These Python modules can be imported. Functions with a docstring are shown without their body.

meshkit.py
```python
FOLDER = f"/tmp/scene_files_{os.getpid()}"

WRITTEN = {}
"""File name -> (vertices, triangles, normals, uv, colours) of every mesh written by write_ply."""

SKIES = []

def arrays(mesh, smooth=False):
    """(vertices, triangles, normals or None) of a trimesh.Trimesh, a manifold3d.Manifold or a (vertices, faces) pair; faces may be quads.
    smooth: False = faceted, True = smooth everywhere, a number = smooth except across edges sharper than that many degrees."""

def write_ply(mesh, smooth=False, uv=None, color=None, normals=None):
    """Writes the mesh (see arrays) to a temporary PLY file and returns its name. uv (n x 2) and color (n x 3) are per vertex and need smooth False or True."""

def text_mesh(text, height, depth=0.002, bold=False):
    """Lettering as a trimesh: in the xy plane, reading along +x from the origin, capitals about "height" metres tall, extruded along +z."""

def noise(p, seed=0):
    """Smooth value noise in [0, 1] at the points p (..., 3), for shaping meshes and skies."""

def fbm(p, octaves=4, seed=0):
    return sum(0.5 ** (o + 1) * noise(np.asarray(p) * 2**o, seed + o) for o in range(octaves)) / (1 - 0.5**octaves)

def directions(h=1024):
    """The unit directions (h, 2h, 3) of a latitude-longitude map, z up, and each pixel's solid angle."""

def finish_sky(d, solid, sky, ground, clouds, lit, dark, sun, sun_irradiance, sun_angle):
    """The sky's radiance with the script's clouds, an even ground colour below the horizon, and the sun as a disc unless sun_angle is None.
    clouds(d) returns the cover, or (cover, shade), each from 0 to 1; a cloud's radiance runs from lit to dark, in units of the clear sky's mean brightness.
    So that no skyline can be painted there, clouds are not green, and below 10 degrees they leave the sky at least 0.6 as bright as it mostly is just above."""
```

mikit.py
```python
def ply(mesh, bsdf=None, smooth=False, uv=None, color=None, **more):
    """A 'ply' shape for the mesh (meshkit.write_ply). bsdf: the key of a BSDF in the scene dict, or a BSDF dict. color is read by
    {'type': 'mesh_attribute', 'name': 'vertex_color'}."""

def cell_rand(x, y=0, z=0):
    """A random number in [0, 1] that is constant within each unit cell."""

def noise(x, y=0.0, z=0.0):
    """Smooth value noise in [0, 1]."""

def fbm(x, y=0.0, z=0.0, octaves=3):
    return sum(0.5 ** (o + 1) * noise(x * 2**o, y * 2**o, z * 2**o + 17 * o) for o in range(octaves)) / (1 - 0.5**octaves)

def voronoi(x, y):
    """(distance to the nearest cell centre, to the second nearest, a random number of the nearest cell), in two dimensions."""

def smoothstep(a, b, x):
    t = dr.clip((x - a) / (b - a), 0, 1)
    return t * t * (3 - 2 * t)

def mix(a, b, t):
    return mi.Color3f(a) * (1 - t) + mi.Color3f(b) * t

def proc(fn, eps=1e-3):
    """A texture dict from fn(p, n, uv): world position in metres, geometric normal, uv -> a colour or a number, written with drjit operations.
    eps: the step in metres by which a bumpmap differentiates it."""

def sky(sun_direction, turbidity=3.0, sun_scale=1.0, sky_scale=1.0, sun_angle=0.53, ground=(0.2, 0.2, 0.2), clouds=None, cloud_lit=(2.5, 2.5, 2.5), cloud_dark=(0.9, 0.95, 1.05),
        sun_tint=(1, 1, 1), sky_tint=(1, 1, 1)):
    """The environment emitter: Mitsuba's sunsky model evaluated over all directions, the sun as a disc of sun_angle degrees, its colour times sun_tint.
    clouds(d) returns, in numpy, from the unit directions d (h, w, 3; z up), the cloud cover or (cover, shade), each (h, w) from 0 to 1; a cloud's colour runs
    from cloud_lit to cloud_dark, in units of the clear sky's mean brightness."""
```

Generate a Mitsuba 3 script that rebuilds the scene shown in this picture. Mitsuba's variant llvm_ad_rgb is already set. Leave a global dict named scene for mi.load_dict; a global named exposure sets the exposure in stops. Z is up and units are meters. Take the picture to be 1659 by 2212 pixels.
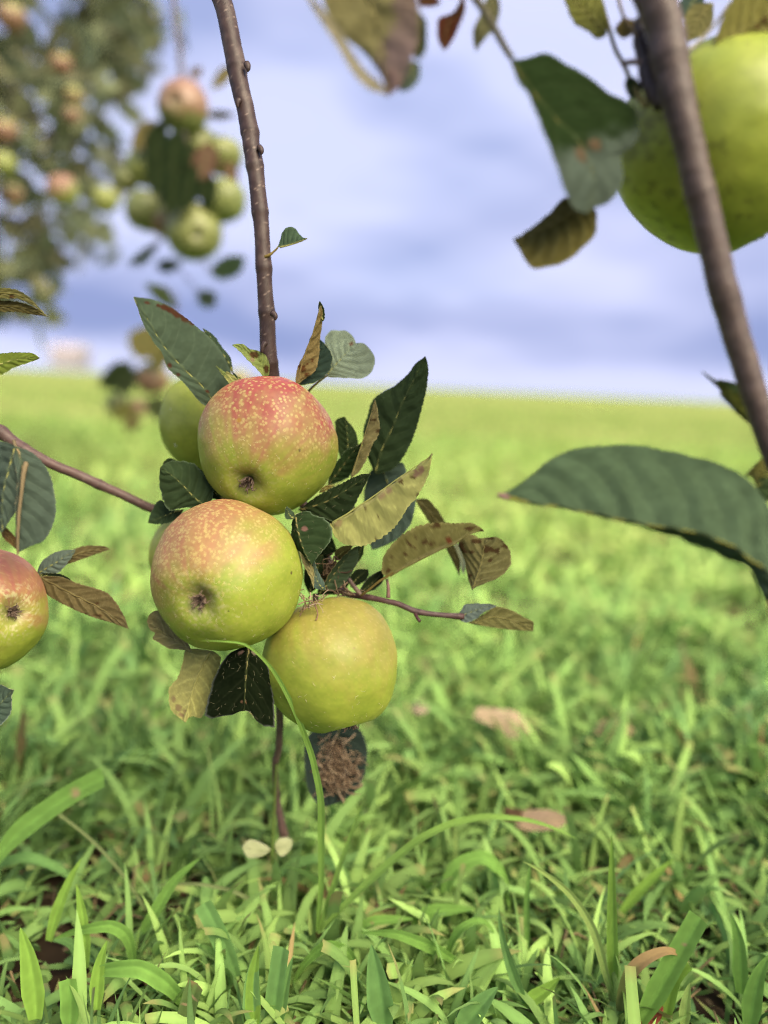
import math
import numpy as np, drjit as dr, trimesh, mitsuba as mi, mikit, meshkit
from scipy.interpolate import PchipInterpolator
from scipy.spatial import cKDTree

T = mi.ScalarTransform4f
scene, labels = {}, {}

# ------------------------------------------------------------------ camera, sky, exposure
CAM = np.array([0.0, 0.0, 0.42])
PITCH, ROLL, FOC = math.radians(9.5), math.radians(2.7), 1628.0      # FOC: focal length for a picture 1659 wide
fwd = np.array([0, math.cos(PITCH), -math.sin(PITCH)])
up0, right0 = np.array([0, math.sin(PITCH), math.cos(PITCH)]), np.array([1.0, 0, 0])
up = up0 * math.cos(ROLL) - right0 * math.sin(ROLL)
right = right0 * math.cos(ROLL) + up0 * math.sin(ROLL)
scene['camera'] = {'type': 'thinlens', 'fov': 2 * math.degrees(math.atan(829.5 / FOC)), 'fov_axis': 'x',
                   'to_world': T().look_at(origin=CAM.tolist(), target=(CAM + fwd).tolist(), up=up.tolist()),
                   'aperture_radius': 0.0062, 'focus_distance': 0.452, 'near_clip': 0.02, 'far_clip': 4000.0}
exposure = 2.66
SUN = (0.50, -0.62, 0.75)


def cloud_cover(d):
    z = np.clip(d[..., 2], 0, 1)
    el = np.degrees(np.arcsin(z))
    f = meshkit.fbm(d * np.array([3.0, 3.0, 6.5]) + 43.4, 4, seed=14)
    s = np.clip((f - 0.36) / 0.27, 0, 1) * 0.88 - 0.15 * np.clip((el - 12) / 20, 0, 1)
    s = s + 0.85 * np.exp(-((el - 4.0 - 2.5 * (meshkit.fbm(d * 3.0 + 5, 2, seed=21) - 0.5)) / 1.7) ** 2) * np.clip(2.6 * meshkit.fbm(d * np.array([2.6, 2.6, 9.0]) + 14, 2, seed=17) - 0.7, 0, 1.2) - 0.2 * np.exp(-(el / 1.6) ** 2)
    g = meshkit.fbm(d * np.array([2.0, 2.0, 4.0]) + 8.0, 3, seed=9)
    return 0.80 + 0.20 * np.clip((g - 0.3) / 0.3, 0, 1), np.clip(s, 0, 1)


scene['sky'] = mikit.sky(SUN, turbidity=3.5, sun_scale=1.05, sky_scale=1.0, sun_angle=48, ground=(0.10, 0.16, 0.05), clouds=cloud_cover,
                         cloud_lit=(1.33, 1.40, 1.97), cloud_dark=(0.565, 0.69, 1.24), sun_tint=(0.95, 1.0, 0.99), sky_tint=(0.95, 0.92, 1.1))
labels['sky'] = {'kind': 'structure'}
ALB = 0.66                      # the colours below are relative; this scales them to real reflectances

# ------------------------------------------------------------------ helpers
VIEWS = {'P': (0, 0, 0.6636), 'A': (400, 900, 1.659), 'B': (400, 1600, 1.659), 'C': (0, 0, 1659 / 900), 'D': (900, 0, 1659 / 800),
         'E': (1600, 0, 1659 / 900), 'F': (1000, 1200, 1659 / 800), 'G': (0, 800, 968 / 700), 'H': (1500, 1000, 1.659),
         'I': (0, 2300, 1659 / 850), 'J': (800, 2200, 1659 / 900), 'K': (1600, 2200, 1659 / 900), 'L': (900, 1300, 3.16),
         'M': (0, 900, 1659 / 800), 'N': (450, 1900, 2.458), 'O': (0, 2000, 1659 / 600), 'Q': (1300, 1500, 3.318)}


def pix(view, pts):
    """Measured positions -> the 1659-wide picture."""
    x0, y0, s = VIEWS[view]
    p = np.atleast_2d(np.asarray(pts, float))
    return (np.array([x0, y0]) + p / s) * 0.6636 if view != 'P' else p


def at(p, z):
    """Picture position and distance along the axis (metres) -> world point."""
    p, z = np.atleast_2d(p), np.atleast_1d(np.asarray(z, float))[:, None]
    return CAM + z * (fwd + (p[:, :1] - 829.5) / FOC * right - (p[:, 1:] - 1106) / FOC * up)


def ground_depth(p, h):
    """Distance along the axis at which the line of sight through p is h above the ground."""
    q = np.atleast_2d(p)
    d = fwd + (q[:, :1] - 829.5) / FOC * right - (q[:, 1:] - 1106) / FOC * up
    return (CAM[2] - h) / np.maximum(-d[:, 2], 0.05)


def spline(pts, n):
    pts = np.asarray(pts, float)
    c = np.concatenate([[0], np.cumsum(np.linalg.norm(np.diff(pts, axis=0), axis=1) + 1e-9)])
    return PchipInterpolator(c / c[-1], pts)(np.linspace(0, 1, n))


def fr(x):
    return x - np.floor(x)


def sm(a, b, x):
    t = np.clip((x - a) / (b - a), 0, 1)
    return t * t * (3 - 2 * t)


def key(name):
    if name not in scene and name not in labels and not any(k.startswith(name + '__') for k in scene):
        return name
    i = 1
    while f'{name}_{i:03d}' in scene or f'{name}_{i:03d}' in labels or any(k.startswith(f'{name}_{i:03d}__') for k in scene):
        i += 1
    return f'{name}_{i:03d}'


def thing(name, label, cat, group=None):
    k = key(name)
    labels[k] = {'label': label, 'category': cat}
    if group:
        labels[k]['group'] = group
    return k


def part(name, parent, v, f, bsdf, color=None, uv=None, smooth=True, label=None, kind=None):
    k = name if parent is None and name in labels and name not in scene else key(f'{parent}__{name}' if parent else name)
    scene[k] = mikit.ply((v, f), bsdf, smooth=smooth, color=None if color is None else np.asarray(color) * ALB, uv=uv)
    if label or kind:
        labels[k] = {**({'label': label} if label else {}), **({'kind': kind} if kind else {})}
    return k


def grid_faces(n, m, wrap=False):
    i, j = np.meshgrid(np.arange(n - 1), np.arange(m if wrap else m - 1), indexing='ij')
    j2 = (j + 1) % m
    q = np.stack([i * m + j, i * m + j2, (i + 1) * m + j2, (i + 1) * m + j], -1).reshape(-1, 4)
    return np.vstack([q[:, [0, 1, 2]], q[:, [0, 2, 3]]])


def tube(p, r, sides=10):
    """A closed tube along the points p with radii r."""
    p = np.asarray(p, float)
    r = np.broadcast_to(np.asarray(r, float), (len(p),))
    t = np.gradient(p, axis=0)
    t /= np.linalg.norm(t, axis=1, keepdims=True) + 1e-12
    a = np.cross(t, [0.31, 0.2, 0.93] if abs(t[:, 2]).mean() < 0.8 else [1, 0.1, 0])
    a /= np.linalg.norm(a, axis=1, keepdims=True)
    b = np.cross(t, a)
    ang = np.arange(sides) * 2 * np.pi / sides
    v = p[:, None] + r[:, None, None] * (np.cos(ang)[None, :, None] * a[:, None] + np.sin(ang)[None, :, None] * b[:, None])
    f = grid_faces(len(p), sides, True)
    v = np.vstack([v.reshape(-1, 3), p[:1], p[-1:]])
    n, j = len(p) * sides, np.arange(sides)
    cap0 = np.stack([np.full(sides, n), (j + 1) % sides, j], 1)
    cap1 = np.stack([np.full(sides, n + 1), (len(p) - 1) * sides + j, (len(p) - 1) * sides + (j + 1) % sides], 1)
    return v, np.vstack([f, cap0, cap1])


def join(pieces):
    vs, fs, n = [], [], 0
    for v, f in pieces:
        vs.append(v)
        fs.append(f + n)
        n += len(v)
    return np.vstack(vs), np.vstack(fs)


# ------------------------------------------------------------------ materials
VC = {'type': 'mesh_attribute', 'name': 'vertex_color'}


def thin(rough, trans, eta=1.45):
    return {'type': 'principledthin', 'base_color': dict(VC), 'roughness': rough, 'diff_trans': trans, 'eta': eta}


scene['leaf_skin'] = thin(0.40, 0.60)
scene['leaf_matte'] = thin(0.75, 0.55, 1.25)
scene['blade_skin'] = thin(0.32, 0.55, 1.52)
scene['bark_skin'] = {'type': 'twosided', 'bsdf': {'type': 'principled', 'base_color': dict(VC), 'roughness': 0.55, 'specular': 0.4}}
scene['dry_skin'] = {'type': 'twosided', 'bsdf': {'type': 'principled', 'base_color': dict(VC), 'roughness': 0.8, 'specular': 0.2}}


scene['apple_skin'] = {'type': 'principled', 'base_color': dict(VC), 'roughness': 0.46, 'specular': 0.34}
scene['far_apple_skin'] = {'type': 'principled', 'base_color': dict(VC), 'roughness': 0.38, 'specular': 0.4}


def earth(p, n, uv):
    f = mikit.fbm(p.x * 30, p.y * 30, 0.0, 4)
    g = mikit.fbm(p.x * 160, p.y * 120, 3.0, 2)
    soil = mikit.mix(mikit.mix((0.014, 0.010, 0.007), (0.05, 0.035, 0.022), f), (0.13, 0.095, 0.055), mikit.smoothstep(0.62, 0.8, g))
    b = mikit.fbm(p.x * 0.7, p.y * 0.35, 0.0, 4)
    turf = mikit.mix((0.205, 0.265, 0.070), (0.28, 0.32, 0.103), b)
    return mikit.mix(soil, turf, mikit.smoothstep(1.6, 5.0, dr.sqrt(dr.square(p.x) + dr.square(p.y))))


scene['earth_skin'] = {'type': 'diffuse', 'reflectance': mikit.proc(earth)}

# ------------------------------------------------------------------ ground
rng = np.random.default_rng(7)
gx = np.concatenate([-np.geomspace(3000, 1.6, 40), np.linspace(-1.5, 1.5, 60), np.geomspace(1.6, 3000, 40)])
gy = np.concatenate([-np.geomspace(3000, 1.0, 24), np.linspace(-0.9, 3.0, 70), np.geomspace(3.1, 3000, 50)])


def ground_height(x, y):
    p = np.stack([x * 3.0, y * 3.0, x * 0], -1)
    near = np.exp(-(x * x + y * y) / 40.0)
    far = np.clip((np.hypot(x, y) - 6) / 60, 0, 1)
    q = np.stack([x * 0.03, y * 0.03, x * 0 + 3], -1)
    return (meshkit.fbm(p, 3, seed=2) - 0.5) * 0.04 * near + far * (meshkit.fbm(q, 3, seed=5) - 0.5) * 0.5


X, Y = np.meshgrid(gx, gy, indexing='ij')
V = np.stack([X, Y, ground_height(X, Y)], -1).reshape(-1, 3)
part('ground', None, V, grid_faces(len(gx), len(gy))[:, ::-1], 'earth_skin', kind='structure')

# ------------------------------------------------------------------ grass: all blades that nobody could count
LIME, MID, BLUE = np.array([0.42, 0.585, 0.165]), np.array([0.265, 0.445, 0.130]), np.array([0.125, 0.25, 0.095])
STRAW = np.array([0.46, 0.35, 0.16])
NEAR = np.array([[0.345, 0.535, 0.150], [0.230, 0.405, 0.118], [0.155, 0.315, 0.130]])     # near palette, greener and a little darker: the tree's shade put into the colour


def blades(n_target, y0, y1, margin, length, width, stations, across, seed, clump, bright=1.0, lime=0.0, upness=0.4):
    g = np.random.default_rng(seed)
    nc = int(n_target / clump)
    pts = []
    while len(pts) < nc:
        y = y0 + (y1 - y0) * g.random(nc) ** 0.8
        x = (g.random(nc) * 2 - 1) * (0.56 * np.maximum(y, 0) + margin)
        f = meshkit.fbm(np.stack([x * 9, y * 9, x * 0], -1), 3, seed=seed)
        keep = g.random(nc) < np.clip((f - 0.30) / 0.24, 0.45 if length < 0.05 else 0.08, 1)
        pts += list(zip(x[keep], y[keep]))
    c = np.array(pts[:nc])
    b = np.repeat(c, clump, 0) + g.normal(0, 0.016 * length / 0.11, (nc * clump, 2))
    n = len(b)
    L = length * g.uniform(0.5, 1.3, n) * (0.68 + 0.32 * sm(0.44, 0.70, b[:, 1] + 0.05 * g.normal(0, 1, n)))
    W = width * g.uniform(0.5, 1.25, n) * np.sqrt(L / length)
    az = g.uniform(0, 2 * np.pi, n)
    inc0 = g.uniform(0.05, 0.95, n)                       # from the vertical, at the base
    curl = g.uniform(0.2, 2.4, n)
    side = g.normal(0, 0.5, n)
    t = np.linspace(0, 1, stations)
    inc = inc0[:, None] + curl[:, None] * t[None] ** 1.4
    azz = az[:, None] + side[:, None] * t[None]
    d = np.stack([np.sin(inc) * np.cos(azz), np.sin(inc) * np.sin(azz), np.cos(inc)], -1)
    step = L[:, None, None] / (stations - 1)
    p = np.concatenate([np.zeros((n, 1, 3)), np.cumsum((d[:, 1:] + d[:, :-1]) / 2 * step, axis=1)], 1)
    p[..., 0] += b[:, :1]
    p[..., 1] += b[:, 1:]
    h0 = ground_height(b[:, 0], b[:, 1])
    p[..., 2] += h0[:, None] - 0.004
    p[..., 2] = np.maximum(p[..., 2], h0[:, None] + 0.004 + 0.01 * t[None])
    tw = (g.normal(0, 0.5, n))[:, None] + g.normal(0, 0.6, n)[:, None] * t[None]
    s = np.stack([-np.sin(azz), np.cos(azz), np.zeros_like(azz)], -1)
    nrm = np.cross(s, d)
    s = s * np.cos(tw)[..., None] + nrm * np.sin(tw)[..., None]
    nrm = np.cross(s, d)
    torn = (g.random(n) < (0.16 if across == 3 else 0))[:, None]
    w = W[:, None] * np.clip(0.45 + 2.2 * t, 0, 1)[None] * np.where(torn, (1 - 0.25 * t)[None], (np.clip(1 - t ** 2.6, 0, 1) ** 0.8)[None]) / 2
    L = L
    if across == 3:
        v = np.stack([p - s * w[..., None], p - nrm * (w * 0.35)[..., None], p + s * w[..., None]], 2)
    else:
        v = np.stack([p - s * w[..., None], p + s * w[..., None]], 2)
    base = grid_faces(stations, across)
    f = (base[None] + (np.arange(n) * stations * across)[:, None, None]).reshape(-1, 3)
    u, q = g.random(n)[:, None], g.random(n)
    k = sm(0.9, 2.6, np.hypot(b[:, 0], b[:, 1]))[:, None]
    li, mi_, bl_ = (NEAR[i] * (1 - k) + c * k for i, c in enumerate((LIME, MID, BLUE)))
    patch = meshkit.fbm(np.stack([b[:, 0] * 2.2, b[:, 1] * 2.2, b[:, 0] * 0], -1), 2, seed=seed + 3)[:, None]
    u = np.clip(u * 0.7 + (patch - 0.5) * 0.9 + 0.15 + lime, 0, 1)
    col = np.where(u < 0.5, bl_ + (mi_ - bl_) * u * 2, mi_ + (li - mi_) * (u - 0.5) * 2) * bright * g.uniform(0.65, 1.3, n)[:, None]  # bright is higher away from the tree, painting in the open light
    col = np.where((q < 0.010)[:, None], STRAW * g.uniform(0.5, 1.1, n)[:, None], col)
    cc = np.repeat(col[:, None], stations, 1)
    tip = ((q > 0.84)[:, None, None] * (t[None, :, None] > 0.78)) | (torn[:, :, None] & (t[None, :, None] > 0.93))
    cc = np.where(tip, 0.45 * cc + 0.55 * STRAW, cc)
    cc = np.repeat(cc[:, :, None], across, 2)
    if across == 3:
        cc[:, :, 1] *= 1.18
    nn = nrm * np.where(nrm[..., 2:] < 0, -1, 1)
    nn = nn / (np.linalg.norm(nn, axis=-1, keepdims=True) + 1e-9) * (1 - upness) + np.array([0, 0, upness])
    nn = np.repeat((nn / np.linalg.norm(nn, axis=-1, keepdims=True))[:, :, None], across, 2)
    return v.reshape(-1, 3), f, cc.reshape(-1, 3), nn.reshape(-1, 3)


def stuff(name, label, v, f, c, bsdf='blade_skin', normals=None):
    k = key(name)
    if normals is None:
        scene[k] = mikit.ply((v, f), bsdf, smooth=True, color=np.clip(c, 0, 0.95) * ALB)
    else:
        scene[k] = {'type': 'ply', 'filename': meshkit.write_ply((v, f), False, None, np.clip(c, 0, 0.95) * ALB, normals=normals), 'face_normals': False, 'bsdf': {'type': 'ref', 'id': bsdf}}
    labels[k] = {'label': label, 'category': 'grass', 'kind': 'stuff'}


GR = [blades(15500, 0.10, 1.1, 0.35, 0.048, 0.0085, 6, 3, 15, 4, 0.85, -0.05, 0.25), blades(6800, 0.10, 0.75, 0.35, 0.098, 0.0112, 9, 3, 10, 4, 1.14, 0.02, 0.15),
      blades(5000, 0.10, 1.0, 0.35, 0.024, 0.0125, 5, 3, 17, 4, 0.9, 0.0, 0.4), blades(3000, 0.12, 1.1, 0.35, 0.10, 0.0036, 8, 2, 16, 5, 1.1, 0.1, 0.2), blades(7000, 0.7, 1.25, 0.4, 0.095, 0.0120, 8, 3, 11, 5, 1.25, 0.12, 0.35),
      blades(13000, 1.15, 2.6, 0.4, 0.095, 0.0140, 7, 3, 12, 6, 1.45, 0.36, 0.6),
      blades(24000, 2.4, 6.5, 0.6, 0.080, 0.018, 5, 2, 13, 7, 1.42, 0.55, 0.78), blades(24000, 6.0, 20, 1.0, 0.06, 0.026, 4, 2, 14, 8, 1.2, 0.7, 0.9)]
gv, gf = join([(b[0], b[1]) for b in GR])
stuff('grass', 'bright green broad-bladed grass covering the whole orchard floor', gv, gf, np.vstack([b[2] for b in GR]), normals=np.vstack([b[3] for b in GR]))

# dry litter between the blades
g = np.random.default_rng(31)
pieces = []
for _ in range(1500):
    x, y = g.uniform(-0.7, 0.7), g.uniform(0.1, 1.4)
    a, l = g.uniform(0, 6.28), g.uniform(0.012, 0.05)
    h = ground_height(np.array(x), np.array(y)) + g.uniform(0.002, 0.018)
    q = np.array([[x, y, h], [x + math.cos(a) * l / 2, y + math.sin(a) * l / 2, h + g.uniform(0, 0.01)], [x + math.cos(a + .3) * l, y + math.sin(a + .3) * l, h - 0.002]])
    pieces.append(tube(q, [0.0008, 0.001, 0.0006], 4))
v, f = join(pieces)
c = np.repeat(np.array([[0.21, 0.155, 0.08]]) * g.uniform(0.4, 1.6, (len(pieces), 1)), len(pieces[0][0]), 0)
stuff('dry_straw', 'brown dry stalks and straw lying on the soil between the grass blades', v, f, c, 'dry_skin')
labels['dry_straw']['category'] = 'straw'

# ------------------------------------------------------------------ leaves
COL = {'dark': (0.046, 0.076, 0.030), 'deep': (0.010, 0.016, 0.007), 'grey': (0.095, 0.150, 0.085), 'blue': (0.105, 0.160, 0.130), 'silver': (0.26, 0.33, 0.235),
       'green': (0.16, 0.24, 0.05), 'light': (0.26, 0.33, 0.10), 'mid': (0.055, 0.095, 0.035), 'pale': (0.42, 0.43, 0.145), 'olive': (0.19, 0.17, 0.06), 'brown': (0.20, 0.12, 0.045),
       'tan': (0.36, 0.28, 0.16), 'taupe': (0.33, 0.29, 0.12), 'ochre': (0.33, 0.25, 0.08), 'moss': (0.13, 0.125, 0.04), 'rust': (0.10, 0.035, 0.02), 'cream': (0.72, 0.74, 0.45), 'blush': (0.55, 0.33, 0.22)}
leaf_no = [0]


def leaf(parent, view, base, tip, mid, left, right, z, dz=(0, 0), bow=0.0, el=0.0, er=0.0, face='top', top='dark', under='pale', fold=None, serr=0.0006, spots=0.0,
         rim=1.35, patch=None, rib=True, wrinkle=0.0005, name='leaf', veins=7, scratch=0, label=None, bsdf='leaf_skin', split=None, bulge=0.0):
    """One leaf from its midrib and its two margins, each with its own distance; two skins, an upper and a lower."""
    leaf_no[0] += 1
    if face == 'under' and bsdf == 'leaf_skin':
        bsdf = 'leaf_matte'
    g = np.random.default_rng(1000 + leaf_no[0])
    b, e = pix(view, [base]), pix(view, [tip])

    def line(m):
        return np.vstack([b] + ([pix(view, m)] if len(m) else []) + [e])

    Rl = line(right)
    size = np.linalg.norm(e - b) * 0.463
    if fold is not None:                                  # the other half is folded over, behind the half in view
        Ml = line(mid)
        nf = spline(Ml, 30) * (1 - fold) + spline(Rl, 30) * fold
        Ll, el = nf, el or 0.009
    else:
        Ll = line(left)
        Ml = line(mid) if len(mid) else (spline(Ll, 12) + spline(Rl, 12)) / 2
    blur = 1.0 if z < 0.7 else 0.35
    nt = int(np.clip(size * 0.85 * blur, 22, 120))
    wpx = np.linalg.norm(spline(Rl, 9) - spline(Ll, 9), axis=1).max() * 0.463
    nh = int(np.clip(wpx * 0.48 * blur, 6, 32))
    t = np.linspace(0, 1, nt)
    zt = z + dz[0] * (1 - t) + dz[1] * t + bow * np.sin(np.pi * t)
    arch = np.sin(np.pi * t) ** 0.7
    M, Lp, Rp = at(spline(Ml, nt), zt), at(spline(Ll, nt), zt + el * arch), at(spline(Rl, nt), zt + er * arch)
    length = np.linalg.norm(np.diff(M, axis=0), axis=1).sum()
    for E in (Lp, Rp):                                    # toothed margin
        o = E - M
        wl = np.linalg.norm(o, axis=1, keepdims=True) + 1e-9
        teeth = fr(t * length / 0.0026 + g.random() + 0.25 * np.sin(t * 40))
        E += o / wl * (np.minimum(wl[:, 0] * 0.25, serr) * (teeth - 0.5) * (0.6 + 0.8 * meshkit.noise(np.stack([t * 9 + leaf_no[0], t * 0, t * 0], -1))) * arch)[:, None]
    s = np.concatenate([-np.linspace(1, 0, nh + 1)[:-1], np.linspace(0, 1, nh + 1)])
    S = np.abs(s)[None, :, None]
    P = np.where(s[None, :, None] < 0, M[:, None] * (1 - S) + Lp[:, None] * S, M[:, None] * (1 - S) + Rp[:, None] * S)

    def normals(P):
        n = np.cross(np.gradient(P, axis=0), np.gradient(P, axis=1))
        l = np.linalg.norm(n, axis=-1, keepdims=True)
        n = n / np.maximum(l, 1e-12)
        n[0], n[-1] = n[1], n[-2]
        return n

    N = normals(P)
    hw = np.where(s[None] < 0, np.linalg.norm(Lp - M, axis=1)[:, None], np.linalg.norm(Rp - M, axis=1)[:, None]) * np.ones((nt, 1))
    tt, ss = t[:, None] + 0 * s[None], np.abs(s)[None] + 0 * t[:, None]
    half = (s[None] > 0) + 0 * t[:, None]
    seedp = np.array([leaf_no[0] * 3.7, leaf_no[0] * 1.3, 0])
    vq = fr((tt - 0.20 * ss ** 1.25) * veins + 0.35 * half + 0.06 * np.sin(tt * 30))
    vd = np.abs(vq - 0.5) / veins * length
    wid = 0.00040 + 0.00018 * (1 - ss)
    vein = np.exp(-(vd / wid) ** 2) * sm(1.0, 0.75, ss) * sm(0.0, 0.08, tt) * sm(1.0, 0.9, tt)
    ribm = np.exp(-(ss * hw / (0.00075 * (1.25 - tt))) ** 2)
    q = P * 1000 / 9.0 + seedp
    wr = meshkit.fbm(q, 3, seed=5) - 0.5
    quilt = np.minimum(vd / length * veins * 2, 1) * (1 - ss * 0.5)
    side = np.sign((N[:, nh + 1:-1] * (CAM - P[:, nh + 1:-1])).sum(-1).mean())
    sgn = side if face == 'top' else -side                # +sgn N is the upper side
    P = P + sgn * N * (wrinkle * 2.6 * wr * sm(0, 0.25, ss) + wrinkle * 2.0 * (quilt - 0.5) + bulge * (1 - ss ** 2) * np.sin(np.pi * tt))[..., None]
    N = normals(P)
    th = 0.00016
    fine = meshkit.fbm(q * 5.0, 3, seed=8)
    mott = meshkit.fbm(q * 1.3, 3, seed=6)
    net = 1 - np.abs(meshkit.fbm(q * 4.5, 2, seed=12) * 2 - 1)
    net = sm(0.80, 0.97, net)
    cols = []
    for which, nm in (('top', top), ('under', under)):
        c0 = np.array(COL[nm] if isinstance(nm, str) else nm)
        c = c0 * np.ones(P.shape) * (1.15 if which == 'top' else 1.0)
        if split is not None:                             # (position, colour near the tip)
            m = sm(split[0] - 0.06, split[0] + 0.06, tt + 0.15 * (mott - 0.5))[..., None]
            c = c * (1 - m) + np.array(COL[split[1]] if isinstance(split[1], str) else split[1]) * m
        up_ = which == 'top'
        c = c * (1 + (0.55 if up_ else 0.35) * (mott - 0.5) + (0.35 if up_ else 0.5) * (fine - 0.5))[..., None]
        vc = c * 1.35 + (0.02 if up_ else 0.045) * np.array([1.0, 1.05, 0.6])
        m = np.clip((0.42 if up_ else 0.75) * vein + (0.10 if up_ else 0.32) * net * sm(0.05, 0.3, ss), 0, 1)[..., None]
        c = c * (1 - m) + vc * m
        m = ((0.65 if up_ else 0.9) * ribm)[..., None]
        c = c * (1 - m) + (c * 0.6 + (np.array([0.10, 0.12, 0.045]) if up_ else np.array([0.28, 0.26, 0.13]))) * m
        if rim:  # paler margin: edge highlights put into the colour
            m = sm(0.93, 1.0, ss)[..., None]
            c = c * (1 + (rim - 1) * m) + (rim - 1) * 0.05 * m
        if spots:
            sp = meshkit.noise(q * 2.6 + 40, seed=3) * (0.75 + 0.5 * meshkit.noise(q * 0.5 + 9, seed=2))
            m = (0.9 * sm(0.86 - 0.22 * spots, 0.93 - 0.2 * spots, sp))[..., None]
            c = c * (1 - m) + np.array([0.085, 0.045, 0.02]) * m
        for (pt, ps, rad, pc) in (patch or []):           # scorched or purple patches: (along, across, size, colour)
            dd = np.sqrt(((tt - pt) * length) ** 2 + ((s[None] - ps) * hw) ** 2) / rad + 0.9 * (fine - 0.5) + 0.7 * (mott - 0.5)
            m = (0.9 * sm(1.15, 0.75, dd))[..., None]
            c = c * (1 - m) + np.array(COL[pc] if isinstance(pc, str) else pc) * m
        cols.append(np.clip(c, 0.003, 0.9))
    A, B = P + sgn * N * th, P - sgn * N * th
    m = len(s)
    f = grid_faces(nt, m)
    f0, f1 = (f, f[:, ::-1]) if sgn > 0 else (f[:, ::-1], f)
    ring = np.concatenate([np.arange(nt) * m, (nt - 1) * m + np.arange(1, m), np.arange(nt - 2, -1, -1) * m + m - 1, np.arange(m - 2, 0, -1)])
    r2, o = np.roll(ring, -1), nt * m
    edge = np.vstack([np.stack([ring, r2, r2 + o], 1), np.stack([ring, r2 + o, ring + o], 1)])
    k = part(name, parent, np.vstack([A.reshape(-1, 3), B.reshape(-1, 3)]), np.vstack([f0, f1 + o, edge]), bsdf,
             color=np.vstack([cols[0].reshape(-1, 3), cols[1].reshape(-1, 3)]), label=label)
    if rib and z < 0.7 and k.count('__') == 1:
        vis = 1 if face == 'top' else -1
        low = -1                                          # the rib stands out below
        rp = M + sgn * low * N[:, nh] * 0.00035
        rv, rf = tube(rp[2:-2:2], 0.00052 * np.linspace(1.25, 0.35, len(rp[2:-2:2])), 6)
        rc = np.clip(np.array(COL[under] if isinstance(under, str) else under) * 1.15 + np.array([0.07, 0.06, 0.02]), 0, 0.8)
        part('midrib', k, rv, rf, 'leaf_skin', color=np.tile(rc, (len(rv), 1)))
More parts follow.
